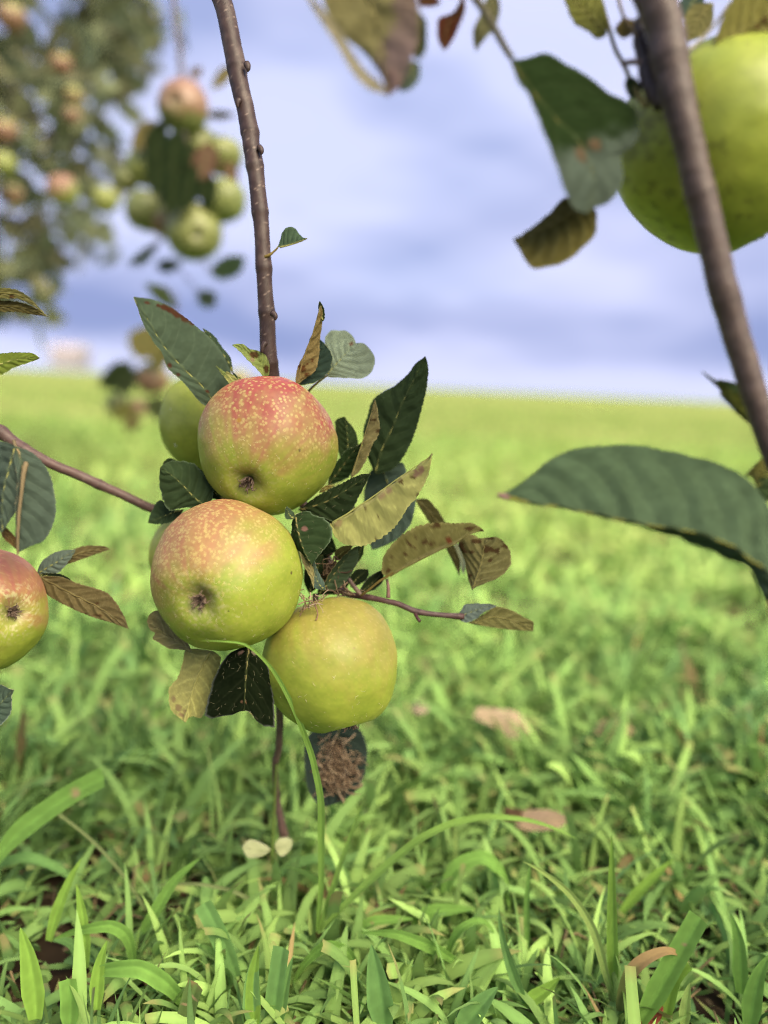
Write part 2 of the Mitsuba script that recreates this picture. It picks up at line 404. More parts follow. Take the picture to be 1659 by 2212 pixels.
    if scratch and k.count('__') == 1:                    # dry flecks of chaff stuck to the upper side
        ps = []
        for _ in range(scratch):
            i, j = g.integers(4, nt - 5), g.integers(2, m - 2)
            d = g.normal(0, 1, 3)
            d -= N[i, j] * (d @ N[i, j])
            d /= np.linalg.norm(d)
            o_ = P[i, j] + side * N[i, j] * 0.00035
            l = g.uniform(0.0008, 0.0028)
            ps.append(tube(np.array([o_ - d * l / 2, o_ + side * N[i, j] * 0.0002, o_ + d * l / 2]), g.uniform(0.00003, 0.00009), 4))
        cv, cf = join(ps)
        part('chaff_fleck', k, cv, cf, 'dry_skin', color=np.tile([0.30, 0.28, 0.17], (len(cv), 1)), kind='stuff')
    return k


# ------------------------------------------------------------------ wood
def branch(parent, view, pts, zs, widths, name='wood', nodes=(), swell=1.0, base=(0.060, 0.034, 0.029), sides=22, step=0.0009, spots=True, seed=0, lump=0.05):
    """A limb through the measured points; widths are diameters in the measured unit."""
    sc = VIEWS[view][2]
    pp = pix(view, pts)
    w = at(pp, zs)
    rad = np.asarray(widths, float) / sc * 0.6636 * np.asarray(zs) / FOC / 2
    L = np.linalg.norm(np.diff(w, axis=0), axis=1).sum()
    n = int(np.clip(L / step, 8, 420))
    p = spline(np.hstack([w, rad[:, None]]), n)
    P, R = p[:, :3], p[:, 3].copy()
    t = np.linspace(0, 1, n)
    for q in nodes:
        R = R * (1 + swell * 0.13 * np.exp(-((t - q) * L / 0.0028) ** 2) + 0.05 * np.exp(-((t - q + 0.012) * L / 0.006) ** 2))
    g = np.random.default_rng(seed)
    P = P + (meshkit.fbm(np.stack([t * L * 60, t * 0 + seed, t * 0], -1), 2)[:, None] - 0.5) * R[:, None] * 0.25 * np.array([1, 0.6, 0.3])
    v, f = tube(P, R, sides)
    q = v * 1000
    nz = meshkit.fbm(q / 3.0, 3, seed=seed) - 0.5
    ax = np.repeat(P, sides, 0)
    out = v[:-2] - ax
    v[:-2] = ax + out * (1 + lump * 2 * nz[:-2, None])
    c = np.array(base) * (1 + 0.9 * nz[:, None]) * np.array([1, 1, 1])
    gr = sm(0.5, 0.75, meshkit.fbm(q / np.array([6, 6, 9.0]), 3, seed=seed + 2))[:, None]
    c = c * (1 - 0.45 * gr) + np.array([0.17, 0.125, 0.105]) * 0.45 * gr
    if spots:
        sp = meshkit.noise(q / np.array([0.75, 0.75, 1.0]) + 3, seed=seed + 4)
        m = (0.75 * sm(0.80, 0.88, sp))[:, None]
        c = c * (1 - m) + np.array([0.36, 0.27, 0.22]) * m
    tt = np.concatenate([np.repeat(t, sides), [0, 1]])
    for q_ in nodes:
        m = (0.5 * np.exp(-((tt - q_) * L / 0.0009) ** 2))[:, None]
        c = c * (1 - m) + np.array([0.03, 0.016, 0.012]) * m
    return part(name, parent, v, f, 'bark_skin', color=np.clip(c, 0.004, 0.9)), P


def stalk(parent, view, pts, zs, widths, color, name='petiole', sides=8, bsdf='leaf_skin'):
    sc = VIEWS[view][2]
    w = at(pix(view, pts), zs)
    rad = np.broadcast_to(np.asarray(widths, float), (len(w),)) / sc * 0.6636 * np.asarray(zs) / FOC / 2
    p = spline(np.hstack([w, rad[:, None]]), 26)
    v, f = tube(p[:, :3], p[:, 3], sides)
    c = np.array(COL[color] if isinstance(color, str) else color) * (0.8 + 0.4 * meshkit.fbm(v * 300, 2)[:, None])
    return part(name, parent, v, f, bsdf, color=c)


# ------------------------------------------------------------------ apples
GREEN, YELLOW, RED, PINK = np.array([0.345, 0.455, 0.050]), np.array([0.50, 0.555, 0.085]), np.array([0.46, 0.070, 0.075]), np.array([0.50, 0.230, 0.125])


def apple(view, center, rx, z, axis, label, flat=0.90, blush=(0, 1, 0), bl=0.6, edge=0.1, red=0.5, dots=0.0, dotsize=0.014, ndots=2600, dotmin=0.028, hero=True, seed=1, group=None, sooty=0.0, yellow=0.5,
          marks=0, holes=(), calyx=True, russet=0.3, skew=0.06, shade_or_tone=0.0):
    """axis: (right, down, towards the camera) of the eye end; blush: likewise, the side that has coloured."""
    k = thing('apple', label, 'apple', group)
    p = pix(view, [center])
    C = at(p, z)[0]
    r = rx / VIEWS[view][2] * 0.6636 * z / FOC
    toward = (CAM - C) / np.linalg.norm(CAM - C)
    rt = np.cross(up, toward)
    rt /= np.linalg.norm(rt)
    dn = -np.cross(toward, rt)
    w = lambda a: (a[0] * rt + a[1] * dn + a[2] * toward) / np.linalg.norm(a)
    ax, bs = w(axis), w(blush)
    # seam away from the camera
    e1 = -(toward - ax * (toward @ ax))
    e1 = e1 / np.linalg.norm(e1) if np.linalg.norm(e1) > 1e-6 else rt
    e2 = np.cross(ax, e1)
    n, m = (270, 360) if hero == 2 else (105, 145) if hero == 3 else (170, 230) if hero else (36, 48)
    ph = np.linspace(0, np.pi, n)[:, None]
    lo = np.linspace(0, 2 * np.pi, m)[None]
    lo = lo + (0.55 if hero else 0) * np.sin(lo)           # finer on the side away from the seam
    rho = np.sin(ph) ** 0.93 * (1 + 0.0 * lo)
    h = np.cos(ph) * flat
    h = h * (1 + 0.03 * np.cos(ph))
    rho = rho * (1 - 0.085 * np.clip(np.cos(ph), 0, 1))
    h = h - 0.19 * np.exp(-(rho / 0.20) ** 2) * (ph < np.pi / 2) + 0.34 * np.exp(-(rho / 0.20) ** 2) * (ph > np.pi / 2)
    lobes = 1 + 0.022 * np.cos(5 * lo + seed) * np.clip(np.cos(ph), 0, 1) ** 1.5 + 0.006 * np.cos(5 * lo + seed)
    L0 = np.stack([rho * lobes * np.cos(lo), rho * lobes * np.sin(lo), h + skew * rho * np.cos(lo + seed * 2.1) * np.cos(ph)], -1)
    nz = meshkit.fbm(L0 * 1.3 + seed * 7.1, 3, seed=seed) - 0.5
    L0 = L0 * (1 + 0.11 * nz + 0.006 * (meshkit.fbm(L0 * 6 + seed, 2, seed=seed) - 0.5))[..., None]
    Pw = C + r * (L0[..., :1] * e1 + L0[..., 1:2] * e2 + L0[..., 2:] * ax)
    D = Pw - C
    D = D / np.linalg.norm(D, axis=-1, keepdims=True)
    lon = np.stack([np.cos(lo) * np.ones_like(ph), np.sin(lo) * np.ones_like(ph), ph * 0.35 * np.ones_like(lo)], -1)
    streak = meshkit.fbm(lon * np.array([9, 9, 1.5]) + seed, 3, seed=seed + 1) - 0.5
    blot = meshkit.fbm(D * 3.0 + seed * 3.3, 4, seed=seed + 2) - 0.5
    a = D @ bs
    amt = sm(edge - 0.25, edge + 0.6, a + 0.85 * blot + 0.55 * streak) * bl * (1 + 0.5 * streak)
    deep = sm(0.45, 1.0, a + 0.8 * blot + 0.8 * streak) * red
    c = GREEN + (YELLOW - GREEN) * np.clip(yellow + 0.9 * blot + 0.25 * (D @ w((0, -1, 0.3))), 0, 1)[..., None]
    c = c * (1 - shade_or_tone)
    c = c * (1 - amt[..., None]) + PINK * amt[..., None]
    c = c * (1 - deep[..., None]) + RED * deep[..., None]
    fine = meshkit.fbm(D * 22 + seed, 3, seed=seed + 5) - 0.5
    c = c * (1 + 0.30 * fine + 0.16 * blot)[..., None] * 0.86
    eye = sm(0.34, 0.10, rho * np.ones_like(lo)) * (ph < np.pi / 2)
    c = c * (1 - 0.35 * eye[..., None]) + np.array([0.24, 0.26, 0.13]) * 0.35 * eye[..., None]
    if russet:
        q = (sm(0.60, 0.25, rho) * (ph < np.pi / 2) * sm(0.52, 0.68, meshkit.fbm(D * 26 + seed, 3, seed=seed + 7)) * russet)[..., None]
        c = c * (1 - q) + np.array([0.60, 0.55, 0.28]) * q
    if sooty:
        b2 = meshkit.fbm(D * 10.0 + seed * 5, 2, seed=3) * (0.6 + 0.6 * meshkit.noise(D * 2.2 + 11, seed=8))
        q = (sm(0.56, 0.70, b2 + 0.22 * (-(D @ rt)) * 1.0) * sooty)[..., None]
        c = c * (1 - q) + np.array([0.035, 0.038, 0.012]) * q
    for (hx, hy, hr, hc) in holes:                       # marks in the skin, placed from the middle of the apple
        zc = math.sqrt(max(0.02, 1 - hx * hx - hy * hy))
        dd = np.linalg.norm(D - w((hx, hy, zc)), axis=-1) / hr + 0.8 * fine
        q = (sm(1.2, 0.7, dd) * 0.9)[..., None]
        c = c * (1 - q) + np.array(COL[hc] if isinstance(hc, str) else hc) * q
    if not hero:
        c = c * 0.68 + 0.06
    if dots:                                              # pale lenticels: small and dense near the eye, larger on the coloured shoulder
        g = np.random.default_rng(seed + 60)
        q = g.normal(0, 1, (ndots, 3))
        q /= np.linalg.norm(q, axis=1, keepdims=True)
        tree = cKDTree(q)
        near = tree.query_pairs(dotmin)
        drop = {max(p) for p in near}
        q = q[[i for i in range(len(q)) if i not in drop]]
        qa = sm(edge - 0.3, edge + 0.6, q @ bs)
        rq = dotsize * (0.55 + 0.75 * qa) * g.uniform(0.55, 1.25, len(q))
        sq = np.clip(g.uniform(0.35, 1.1, len(q)) * (0.62 + 0.5 * qa), 0, 1)
        dist, idx = cKDTree(q).query(D.reshape(-1, 3), k=3)
        m_ = (sq[idx] * sm(1.25, 0.55, dist / rq[idx] + 0.25 * fine.reshape(-1, 1))).max(1).reshape(n, m)
        core = (sq[idx] * sm(0.35, 0.12, dist / rq[idx])).max(1).reshape(n, m) * amt
        m_ = (np.clip(m_ * dots, 0, 1) * sm(0.04, 0.25, rho))[..., None]
        c = c * (1 - 0.8 * m_) + np.array([0.60, 0.49, 0.17]) * 0.8 * m_
        c = c * (1 - 0.25 * core[..., None])
    f = grid_faces(n, m)[:, ::-1]
    part('skin', k, Pw.reshape(-1, 3), f, 'apple_skin' if hero else 'far_apple_skin', color=np.clip(c, 0.005, 0.85).reshape(-1, 3))
    g = np.random.default_rng(seed)
    if calyx:
        o = Pw[0, 0] + ax * r * 0.015
        ps = []
        for i in range(5):
            a0 = i * 2 * np.pi / 5 + seed
            for da, ll in ((0, 0.13), (0.22, 0.09), (-0.25, 0.10)) if hero else ((0, 0.13),):
                a1 = a0 + da + g.normal(0, 0.1)
                u = math.cos(a1) * e1 + math.sin(a1) * e2
                q = np.array([o + u * r * 0.02, o + u * r * 0.07 + ax * r * 0.07, o + u * r * ll * 0.8 + ax * r * (0.13 + 0.05 * g.random()), o + u * r * ll * 1.1 + ax * r * (0.06 + 0.12 * g.random())])
                ps.append(tube(spline(q, 9), r * np.linspace(0.020, 0.004, 9), 5))
        for i in range(14 if hero else 0):
            a1 = g.uniform(0, 6.28)
            u = math.cos(a1) * e1 + math.sin(a1) * e2
            ps.append(tube(np.array([o, o + u * r * 0.03 + ax * r * 0.08, o + u * r * 0.07 + ax * r * (0.10 + 0.06 * g.random())]), r * 0.006, 4))
        cv, cf = join(ps)
        part('calyx', k, cv, cf, 'dry_skin', color=np.array([0.19, 0.135, 0.10]) * (0.5 + meshkit.fbm(cv * 900, 2)[:, None]))
    so = Pw[-1, 0]
    sv, sf = tube(spline(np.array([so, so - ax * r * 0.3 + rt * r * 0.02, so - ax * r * 0.5 + rt * r * 0.08]), 8), r * np.linspace(0.035, 0.045, 8), 8)
    part('stem', k, sv, sf, 'bark_skin', color=np.tile([0.12, 0.075, 0.04], (len(sv), 1)))
    if marks:                                             # thin pale scars and fibres on the skin
        ps = []
        vis = np.argwhere((D @ toward > 0.25) & (D @ dn > -0.3) & (rho > 0.3) & (ph < 2.6))
        Nn = np.cross(np.gradient(Pw, axis=0), np.gradient(Pw, axis=1))
        Nn /= np.linalg.norm(Nn, axis=-1, keepdims=True) + 1e-12
        Nn *= np.sign((Nn * D).sum(-1, keepdims=True))
        for _ in range(marks):
            i, j = vis[g.integers(len(vis))]
            nn = Nn[i, j]
            d = g.normal(0, 1, 3)
            d -= nn * (d @ nn)
            d /= np.linalg.norm(d)
            e = np.cross(nn, d)
            l = g.uniform(0.0008, 0.0032)
            o = Pw[i, j] - nn * 0.00002
            ps.append(tube(spline(np.array([o - d * l / 2, o + e * l * g.normal(0, 0.2) + nn * 0.0001, o + d * l / 2]), 5), g.uniform(0.00006, 0.00013), 4))
        mv, mf = join(ps)
        part('skin_fibre', k, mv, mf, 'dry_skin', color=np.tile([0.68, 0.62, 0.34], (len(mv), 1)), kind='stuff')
    return k, C, r


# ================================================================== the hanging branch with the three apples
B0 = thing('apple_branch', 'thin brown twig hanging from the top edge, carrying the three large front apples', 'branch')
branch(B0, 'P', [(462, -40), (484, 20), (512, 150), (540, 280), (555, 400), (566, 520), (575, 640), (581, 760), (592, 850), (600, 930)], [.475, .475, .474, .473, .473, .474, .477, .482, .49, .50],
       [43, 41, 40, 37, 35, 33, 33, 35, 34, 32], nodes=(.20, .345, .42, .52, .64, .735, .845), seed=3, swell=.7, lump=.035)
branch(B0, 'P', [(600, 930), (660, 1100), (720, 1230), (745, 1282), (800, 1291), (850, 1302), (905, 1322), (960, 1329), (1000, 1332)], [.50, .525, .52, .50, .49, .485, .485, .487, .49],
       [24, 20, 16, 13, 12, 12, 12, 11, 13], nodes=(.7, .86, .98), seed=5, sides=14, base=(0.12, 0.06, 0.055), name='twig')
for pts_, w_ in (([(533, 138), (536, 149), (535, 155)], [15, 10, 3]), ([(560, 318), (565, 328), (564, 334)], [14, 10, 3]), ([(588, 676), (595, 685), (594, 692)], [14, 10, 4]), ([(518, 216), (513, 224), (514, 232)], [14, 10, 4]), ([(574, 740), (567, 752), (566, 762)], [13, 10, 4])):
    branch(B0, 'P', pts_, [.468, .467, .467], w_, seed=9, sides=9, name='bud', spots=False, step=.0005)
branch(B0, 'Q', [(170, 1640), (190, 1690), (222, 1735)], [.485, .482, .48], [50, 36, 34], seed=6, sides=12, base=(0.13, 0.05, 0.05), name='spur', spots=False)
branch(B0, 'L', [(1135, 1850), (1150, 1950), (1150, 2040)], [.487, .486, .486], [26, 34, 44], seed=7, sides=12, base=(0.30, 0.16, 0.13), name='spur', spots=False)
branch(B0, 'L', [(745, 1850), (800, 1930), (870, 2010)], [.495, .49, .487], [40, 46, 42], seed=8, sides=12, base=(0.25, 0.17, 0.13), name='spur', spots=False)

lf = lambda *a, **k: leaf(B0, *a, **k)
# above the top apple
lf('A', (500, 705), (60, 112), [(478, 660), (430, 595), (330, 500), (220, 375), (130, 225)], [(445, 697), (400, 660), (345, 590), (300, 545), (242, 492), (225, 440), (160, 340), (105, 240), (85, 170)],
   [(575, 650), (592, 580), (580, 510), (540, 420), (480, 340), (410, 280), (330, 215), (230, 150), (140, 120)], .462, dz=(.020, -.012), el=-.004, er=.010, top=(.085, .125, .080), under='pale', serr=.0005,
   patch=[(.84, .80, .0016, 'rust'), (.80, .86, .0022, 'rust'), (.76, .90, .0024, 'rust'), (.71, .93, .0024, 'rust'), (.66, .96, .0020, 'rust'), (.90, .62, .0012, 'rust'), (.62, .98, .0012, 'rust'), (.45, -.75, .0016, 'rust'), (.36, -.8, .0012, 'rust'), (.13, .05, .001, 'rust')], veins=8)
lf('M', (1570, 650), (1368, 350), [], [(1500, 560), (1420, 450)], [(1560, 560), (1500, 480), (1440, 395)], .490, top=(.06, .10, .06))
lf('A', (612, 588), (503, 483), [], [(545, 540), (582, 588)], [(560, 512), (600, 535), (636, 570)], .470, dz=(.0, .0), top='light', serr=.0004)
lf('A', (640, 590), (590, 512), [], [(600, 545), (612, 575)], [(630, 540), (660, 575)], .476, top='dark', serr=.0004)
lf('A', (772, 556), (592, 370), [(745, 470), (680, 415)], [(740, 515), (690, 462), (640, 410)], [(790, 520), (792, 485), (775, 432), (725, 400), (690, 393), (640, 364)], .468, dz=(.006, -.004), el=-.004, top='light', under='green',
   patch=[(.55, .2, .0028, 'rust'), (.2, .4, .0022, 'rust'), (.5, -.5, .0016, 'tan')], serr=.0004)
lf('A', (933, 586), (1066, 158), [(945, 560), (965, 470), (1000, 370), (1048, 240)], [(936, 530), (945, 490), (980, 420), (1010, 350), (1050, 215)], [(992, 545), (1040, 505), (1056, 440), (1060, 350), (1074, 260), (1076, 200)], .470, dz=(.008, -.006), er=.006,
   face='under', under=(.33, .25, .10), top='dark', spots=.0, patch=[(.22, .2, .0022, (.14, .05, .02)), (.18, .7, .0014, (.14, .05, .02)), (.36, .6, .0012, (.14, .05, .02)), (.3, .35, .0008, (.14, .05, .02))])
lf('A', (1074, 245), (1062, 134), [], [(1060, 205), (1055, 165)], [(1090, 225), (1088, 185), (1076, 150)], .468, top=(.02, .035, .015), serr=.0004)
lf('A', (945, 586), (1062, 340), [(1010, 520), (1050, 430)], [(960, 540), (1010, 470), (1045, 400)], [(1010, 577), (1080, 545), (1122, 490), (1130, 440), (1100, 378)], .485, top=(.05, .085, .06), er=-.004)
lf('A', (1098, 538), (1258, 362), [(1150, 475), (1205, 415)], [(1112, 480), (1090, 400), (1092, 335), (1130, 290), (1190, 290), (1235, 315)], [(1180, 545), (1290, 547), (1345, 510), (1362, 450), (1332, 390), (1290, 358)], .492, dz=(.0, .004), el=.004, er=-.006,
   top='silver', under='pale', patch=[(.86, -.25, .0018, (.20, .12, .08))], serr=.0003)
stalk(B0, 'A', [(985, 650), (1010, 612), (1055, 570), (1100, 536)], [.50, .497, .494, .492], [16, 14, 12, 12], 'taupe')
lf('D', (5, 1668), (207, 1610), [(100, 1648)], [(80, 1652), (150, 1630)], [(20, 1625), (40, 1565), (82, 1530), (120, 1536), (150, 1570), (180, 1600)], .470, er=.006, top=(.06, .10, .06), under='pale', serr=.0003)
stalk(B0, 'P', [(566, 557), (580, 552), (592, 543), (600, 535)], [.472, .470, .470, .470], [8, 7, 4.5, 4], 'ochre')
# right of the top apple
lf('A', (1365, 1062), (1633, 432), [(1400, 930), (1450, 830), (1505, 690), (1570, 560)], [(1300, 900), (1296, 850), (1318, 760), (1350, 665), (1410, 620), (1480, 580), (1545, 518), (1592, 460)],
   [(1440, 1050), (1490, 1010), (1535, 940), (1575, 850), (1612, 720), (1640, 600), (1650, 510)], .498, dz=(.012, -.010), el=.008, er=-.002, top=(.050, .082, .036), serr=.0008, veins=7)
lf('L', (770, 815), (1014, 4), [(800, 720), (852, 560), (925, 330), (985, 130)], [], [(860, 730), (905, 660), (955, 560), (990, 465), (1040, 385), (1068, 290), (1052, 190), (1040, 90)], .484, dz=(.006, -.004), er=-.004, face='under', fold=.85,
   under='taupe', top='dark', serr=.0009, spots=.2)
lf('L', (730, 640), (700, 178), [(735, 520), (725, 330)], [(650, 580), (615, 400), (602, 230), (640, 195)], [(845, 560), (840, 450), (812, 330), (758, 252), (725, 215)], .505, top='dark', el=.003)
lf('L', (530, 880), (872, 445), [(640, 740), (760, 580)], [(560, 740), (640, 610), (720, 520), (825, 482)], [(640, 850), (745, 800), (805, 700), (855, 560)], .502, dz=(.004, -.004), top=(.036, .066, .024), under='taupe', rim=3.0)
lf('L', (440, 965), (600, 885), [], [(475, 905), (540, 882)], [(500, 945), (560, 905)], .488, top='ochre', serr=.0003)
lf('L', (225, 1135), (962, 764), [(480, 1065), (700, 945), (850, 845)], [(300, 1075), (400, 1005), (560, 915), (700, 848), (800, 798), (900, 766)], [(330, 1185), (480, 1215), (600, 1262), (740, 1185), (795, 1100), (852, 990), (892, 915), (930, 840)], .472, dz=(.014, -.010),
   el=.003, er=-.003, top=(.036, .058, .024), under='taupe', rim=2.4, serr=.0010, scratch=22)
lf('L', (1060, 660), (985, 1548), [(1150, 900), (1180, 1200), (1100, 1440)], [(930, 800), (900, 1000), (900, 1200), (940, 1420)], [(1290, 650), (1352, 790), (1432, 1010), (1405, 1220), (1260, 1420), (1120, 1500)], .520, dz=(.0, .004), el=.01, er=-.004, top=(.10, .15, .12), under='pale', serr=.0005)
lf('L', (555, 1283), (1602, 560), [(650, 1232), (800, 1136), (1000, 1003), (1150, 893), (1350, 752), (1500, 652)], [], [(585, 1380), (640, 1452), (740, 1502), (880, 1512), (1055, 1440), (1200, 1332), (1290, 1222), (1352, 1120), (1452, 990), (1525, 870), (1575, 730)], .458, dz=(.004, -.010), er=-.006,
   face='under', fold=.6, under=(.44, .45, .15), top=(.05, .08, .03), serr=.0012, spots=.10, patch=[(.48, .12, .0026, (.37, .26, .15)), (.55, .10, .0022, (.35, .24, .15)), (.80, .30, .0026, (.33, .20, .14)), (.85, .35, .0022, (.33, .20, .14)), (.08, .3, .0028, (.36, .28, .13))], veins=5, rim=1.2, wrinkle=.0008)
lf('L', (190, 1188), (362, 1700), [(225, 1370), (285, 1565)], [(155, 1255), (148, 1400), (190, 1500), (250, 1590), (310, 1650)], [(330, 1152), (400, 1195), (450, 1205), (540, 1268), (578, 1370), (545, 1470), (450, 1590)], .447, dz=(.004, -.002), el=.006, er=.006,
   top=(.034, .060, .024), under='taupe', serr=.0011, rim=2.8, scratch=26, patch=[(.33, .25, .0016, (.30, .17, .14))])
lf('L', (188, 1225), (104, 1100), [], [(110, 1235), (84, 1190), (88, 1140)], [(185, 1180), (150, 1135)], .446, top=(.07, .11, .06), serr=.0004)
lf('L', (382, 1945), (238, 1565), [], [(352, 1850), (300, 1745), (258, 1650)], [(388, 1800), (372, 1725), (312, 1640)], .450, face='under', under='taupe', top='dark', serr=.0004, rib=False)
lf('L', (500, 1962), (388, 1640), [], [(385, 1930), (368, 1860), (372, 1740)], [(495, 1900), (445, 1800), (410, 1720)], .456, top='blue', serr=.0004)
lf('L', (478, 1965), (832, 1515), [(570, 1830), (660, 1705), (770, 1575)], [(520, 1850), (600, 1720), (720, 1590)], [(560, 1975), (685, 1905), (795, 1750), (845, 1620)], .475, dz=(-.002, .008), el=-.008, er=.004, top=(.065, .10, .05), under='ochre', serr=.0005)
lf('L', (600, 1650), (785, 1500), [], [(600, 1580), (690, 1510)], [(680, 1640), (750, 1570)], .485, top='moss', serr=.0004)
lf('L', (400, 1800), (480, 1600), [], [(370, 1720), (400, 1640)], [(470, 1760), (490, 1680)], .487, top='dark')
lf('L', (850, 1992), (1092, 1755), [], [(900, 1885), (990, 1800)], [(1000, 1960), (1100, 1850)], .494, top=(.03, .045, .018), under='olive', rim=3)
lf('L', (760, 1930), (940, 1750), [], [(760, 1830), (850, 1745)], [(880, 1890), (950, 1800)], .498, top=(.022, .035, .016))
lf('L', (800, 1700), (900, 1500), [], [(800, 1600), (840, 1510)], [(850, 1660), (895, 1580)], .50, top=(.03, .05, .02))
lf('F', (545, 1405), (1192, 1096), [(680, 1332), (800, 1272), (900, 1222), (1000, 1180), (1090, 1118)], [], [(503, 1370), (510, 1290), (552, 1212), (640, 1125), (750, 1062), (825, 1045), (940, 1040), (1010, 1045), (1100, 1042), (1160, 1068)], .474, dz=(.006, .006), er=.006,
   face='under', fold=.5, under=(.215, .205, .068), top='dark', spots=.62, serr=.0012, veins=5, patch=[(.66, .2, .0020, (.17, .04, .02)), (.08, .5, .0018, (.10, .05, .02))])
stalk(B0, 'L', [(870, 2015), (960, 1950), (1060, 1870), (1140, 1822), (1200, 1780)], [.487, .482, .48, .48, .479], [26, 26, 26, 24, 16], 'ochre')
lf('Q', (785, 1392), (965, 835), [(850, 1220), (890, 1080), (910, 960)], [(742, 1250), (700, 1060), (640, 880), (700, 790), (790, 800), (870, 835)], [(880, 1342), (1010, 1292), (1135, 1212), (1208, 1090), (1196, 980), (1130, 880), (1045, 825)], .488, dz=(-.006, .006), el=.012, er=-.006,
   face='under', under=(.225, .21, .078), top='dark', spots=.72, serr=.0006)
lf('Q', (175, 420), (648, 1238), [(300, 530), (430, 700), (540, 920), (620, 1130)], [(280, 408), (400, 515), (490, 655), (585, 900), (655, 1100)], [(200, 475), (310, 645), (420, 820), (510, 960), (585, 1110)], .525, face='under', under=(.085, .08, .028), top='dark')
lf('Q', (610, 880), (692, 1228), [], [(592, 950), (640, 1090)], [(662, 930), (715, 1110)], .530, face='under', under='silver', top='blue', rib=False)
lf('Q', (745, 1750), (1446, 1838), [], [(860, 1690), (950, 1625), (1040, 1572), (1200, 1610), (1330, 1680), (1450, 1752)], [(880, 1780), (1100, 1812), (1300, 1832)], .497, dz=(-.002, .006), face='under', under=(.235, .225, .080), top='dark', veins=5)
lf('Q', (630, 1690), (1045, 1566), [], [(680, 1590), (705, 1555), (800, 1540), (920, 1542)], [(720, 1745), (800, 1722), (900, 1645)], .492, top=(.20, .26, .22), er=-.004)
# leaves added to close the gap between the apples, coloured dark for its shade
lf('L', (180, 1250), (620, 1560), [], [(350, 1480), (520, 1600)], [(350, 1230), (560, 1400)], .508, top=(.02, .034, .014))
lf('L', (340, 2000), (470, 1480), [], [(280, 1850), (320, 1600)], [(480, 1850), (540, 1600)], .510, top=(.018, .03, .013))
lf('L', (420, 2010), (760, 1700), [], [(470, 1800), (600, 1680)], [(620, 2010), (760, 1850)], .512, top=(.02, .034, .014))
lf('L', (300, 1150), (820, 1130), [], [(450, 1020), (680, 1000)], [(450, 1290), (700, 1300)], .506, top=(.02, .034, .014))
# left of the apples
lf('M', (1400, 1562), (1082, 1292), [(1300, 1480), (1235, 1410), (1150, 1335)], [(1360, 1575), (1250, 1560), (1150, 1582), (1105, 1515), (1075, 1400)], [(1440, 1440), (1372, 1330), (1292, 1255), (1172, 1243), (1120, 1258)], .470, dz=(.004, -.006), el=.002, er=.005, top=(.045, .074, .033), serr=.0011, rim=2.0)
lf('M', (1520, 1510), (1285, 1255), [], [(1440, 1500), (1380, 1420), (1320, 1330)], [(1490, 1440), (1410, 1365), (1340, 1290)], .482, top=(.022, .042, .016))
lf('M', (1200, 1265), (1100, 1260), [], [(1180, 1240), (1150, 1225)], [(1170, 1290), (1120, 1290)], .492, top=(.022, .042, .016))
lf('M', (1240, 1572), (1000, 1662), [(1150, 1600), (1080, 1630)], [(1160, 1578), (1085, 1508), (1030, 1570)], [(1200, 1620), (1150, 1660), (1080, 1672)], .486, top=(.055, .092, .044))
# below the apples
lf('N', (430, 545), (82, 330), [(330, 470), (240, 420), (150, 350)], [(400, 480), (300, 385), (215, 275), (160, 210), (105, 235), (70, 300)], [(330, 525), (260, 520), (180, 478), (118, 435), (135, 400), (95, 365)], .466, face='under', under=(.37, .33, .14), top='dark', serr=.0006, veins=4)
lf('N', (580, 535), (376, 1108), [(500, 690), (430, 880), (395, 1010)], [(390, 520), (352, 650), (318, 750), (245, 855), (250, 950), (272, 1022), (330, 1070)], [(660, 600), (640, 700), (600, 860), (550, 980), (495, 1075), (440, 1060)], .468, dz=(.006, -.004), el=.004, er=.004,
   face='under', under=(.48, .47, .16), top='dark', serr=.0009, veins=6, patch=[(.80, -.55, .0022, (.36, .27, .13)), (.72, -.75, .0016, (.36, .27, .13)), (.90, -.5, .0016, (.34, .24, .12)), (.85, -.2, .0012, (.36, .27, .13))], rim=1.1)
lf('N', (884, 500), (846, 1016), [(872, 620), (858, 800), (852, 930)], [(770, 535), (690, 600), (635, 690), (592, 800), (558, 930), (533, 1055), (580, 1082), (650, 1064), (750, 1050), (810, 1022)],
   [(960, 550), (1030, 650), (1065, 780), (1085, 950), (1094, 1148), (1020, 1143), (945, 1095), (885, 1022)], .449, dz=(.004, .0), el=.004, er=.006, top='deep', under='taupe', serr=.0010, rim=3.4, scratch=60, veins=5,
   patch=[(.84, .08, .0013, (.20, .11, .06)), (.83, -.12, .0010, (.18, .10, .06)), (.12, -.5, .0012, (.35, .22, .18)), (.10, .5, .0014, (.40, .34, .24))])
# the stem that goes on below, with the leaf that caught mown grass
branch(B0, 'N', [(1120, 900), (1134, 1090), (1122, 1300), (1092, 1490), (1112, 1720), (1140, 1900), (1165, 2020)], [.50, .52, .54, .56, .575, .58, .585], [62, 58, 58, 50, 52, 64, 80], nodes=(.5,), seed=11, sides=14, base=(0.15, 0.085, 0.075), name='stem')
lf('J', (560, 300), (460, 786), [(545, 450), (500, 640)], [(470, 315), (385, 350), (352, 460), (358, 600), (395, 725)], [(640, 300), (700, 345), (728, 450), (718, 570), (668, 680), (560, 760)], .560, dz=(.0, .0), el=-.012, er=-.004, top=(.045, .068, .055), serr=.0004)
g = np.random.default_rng(77)
DG = thing('dry_clippings', 'tangle of brown dry grass clippings stuck to the dark leaf below the lowest apple', 'dry grass')


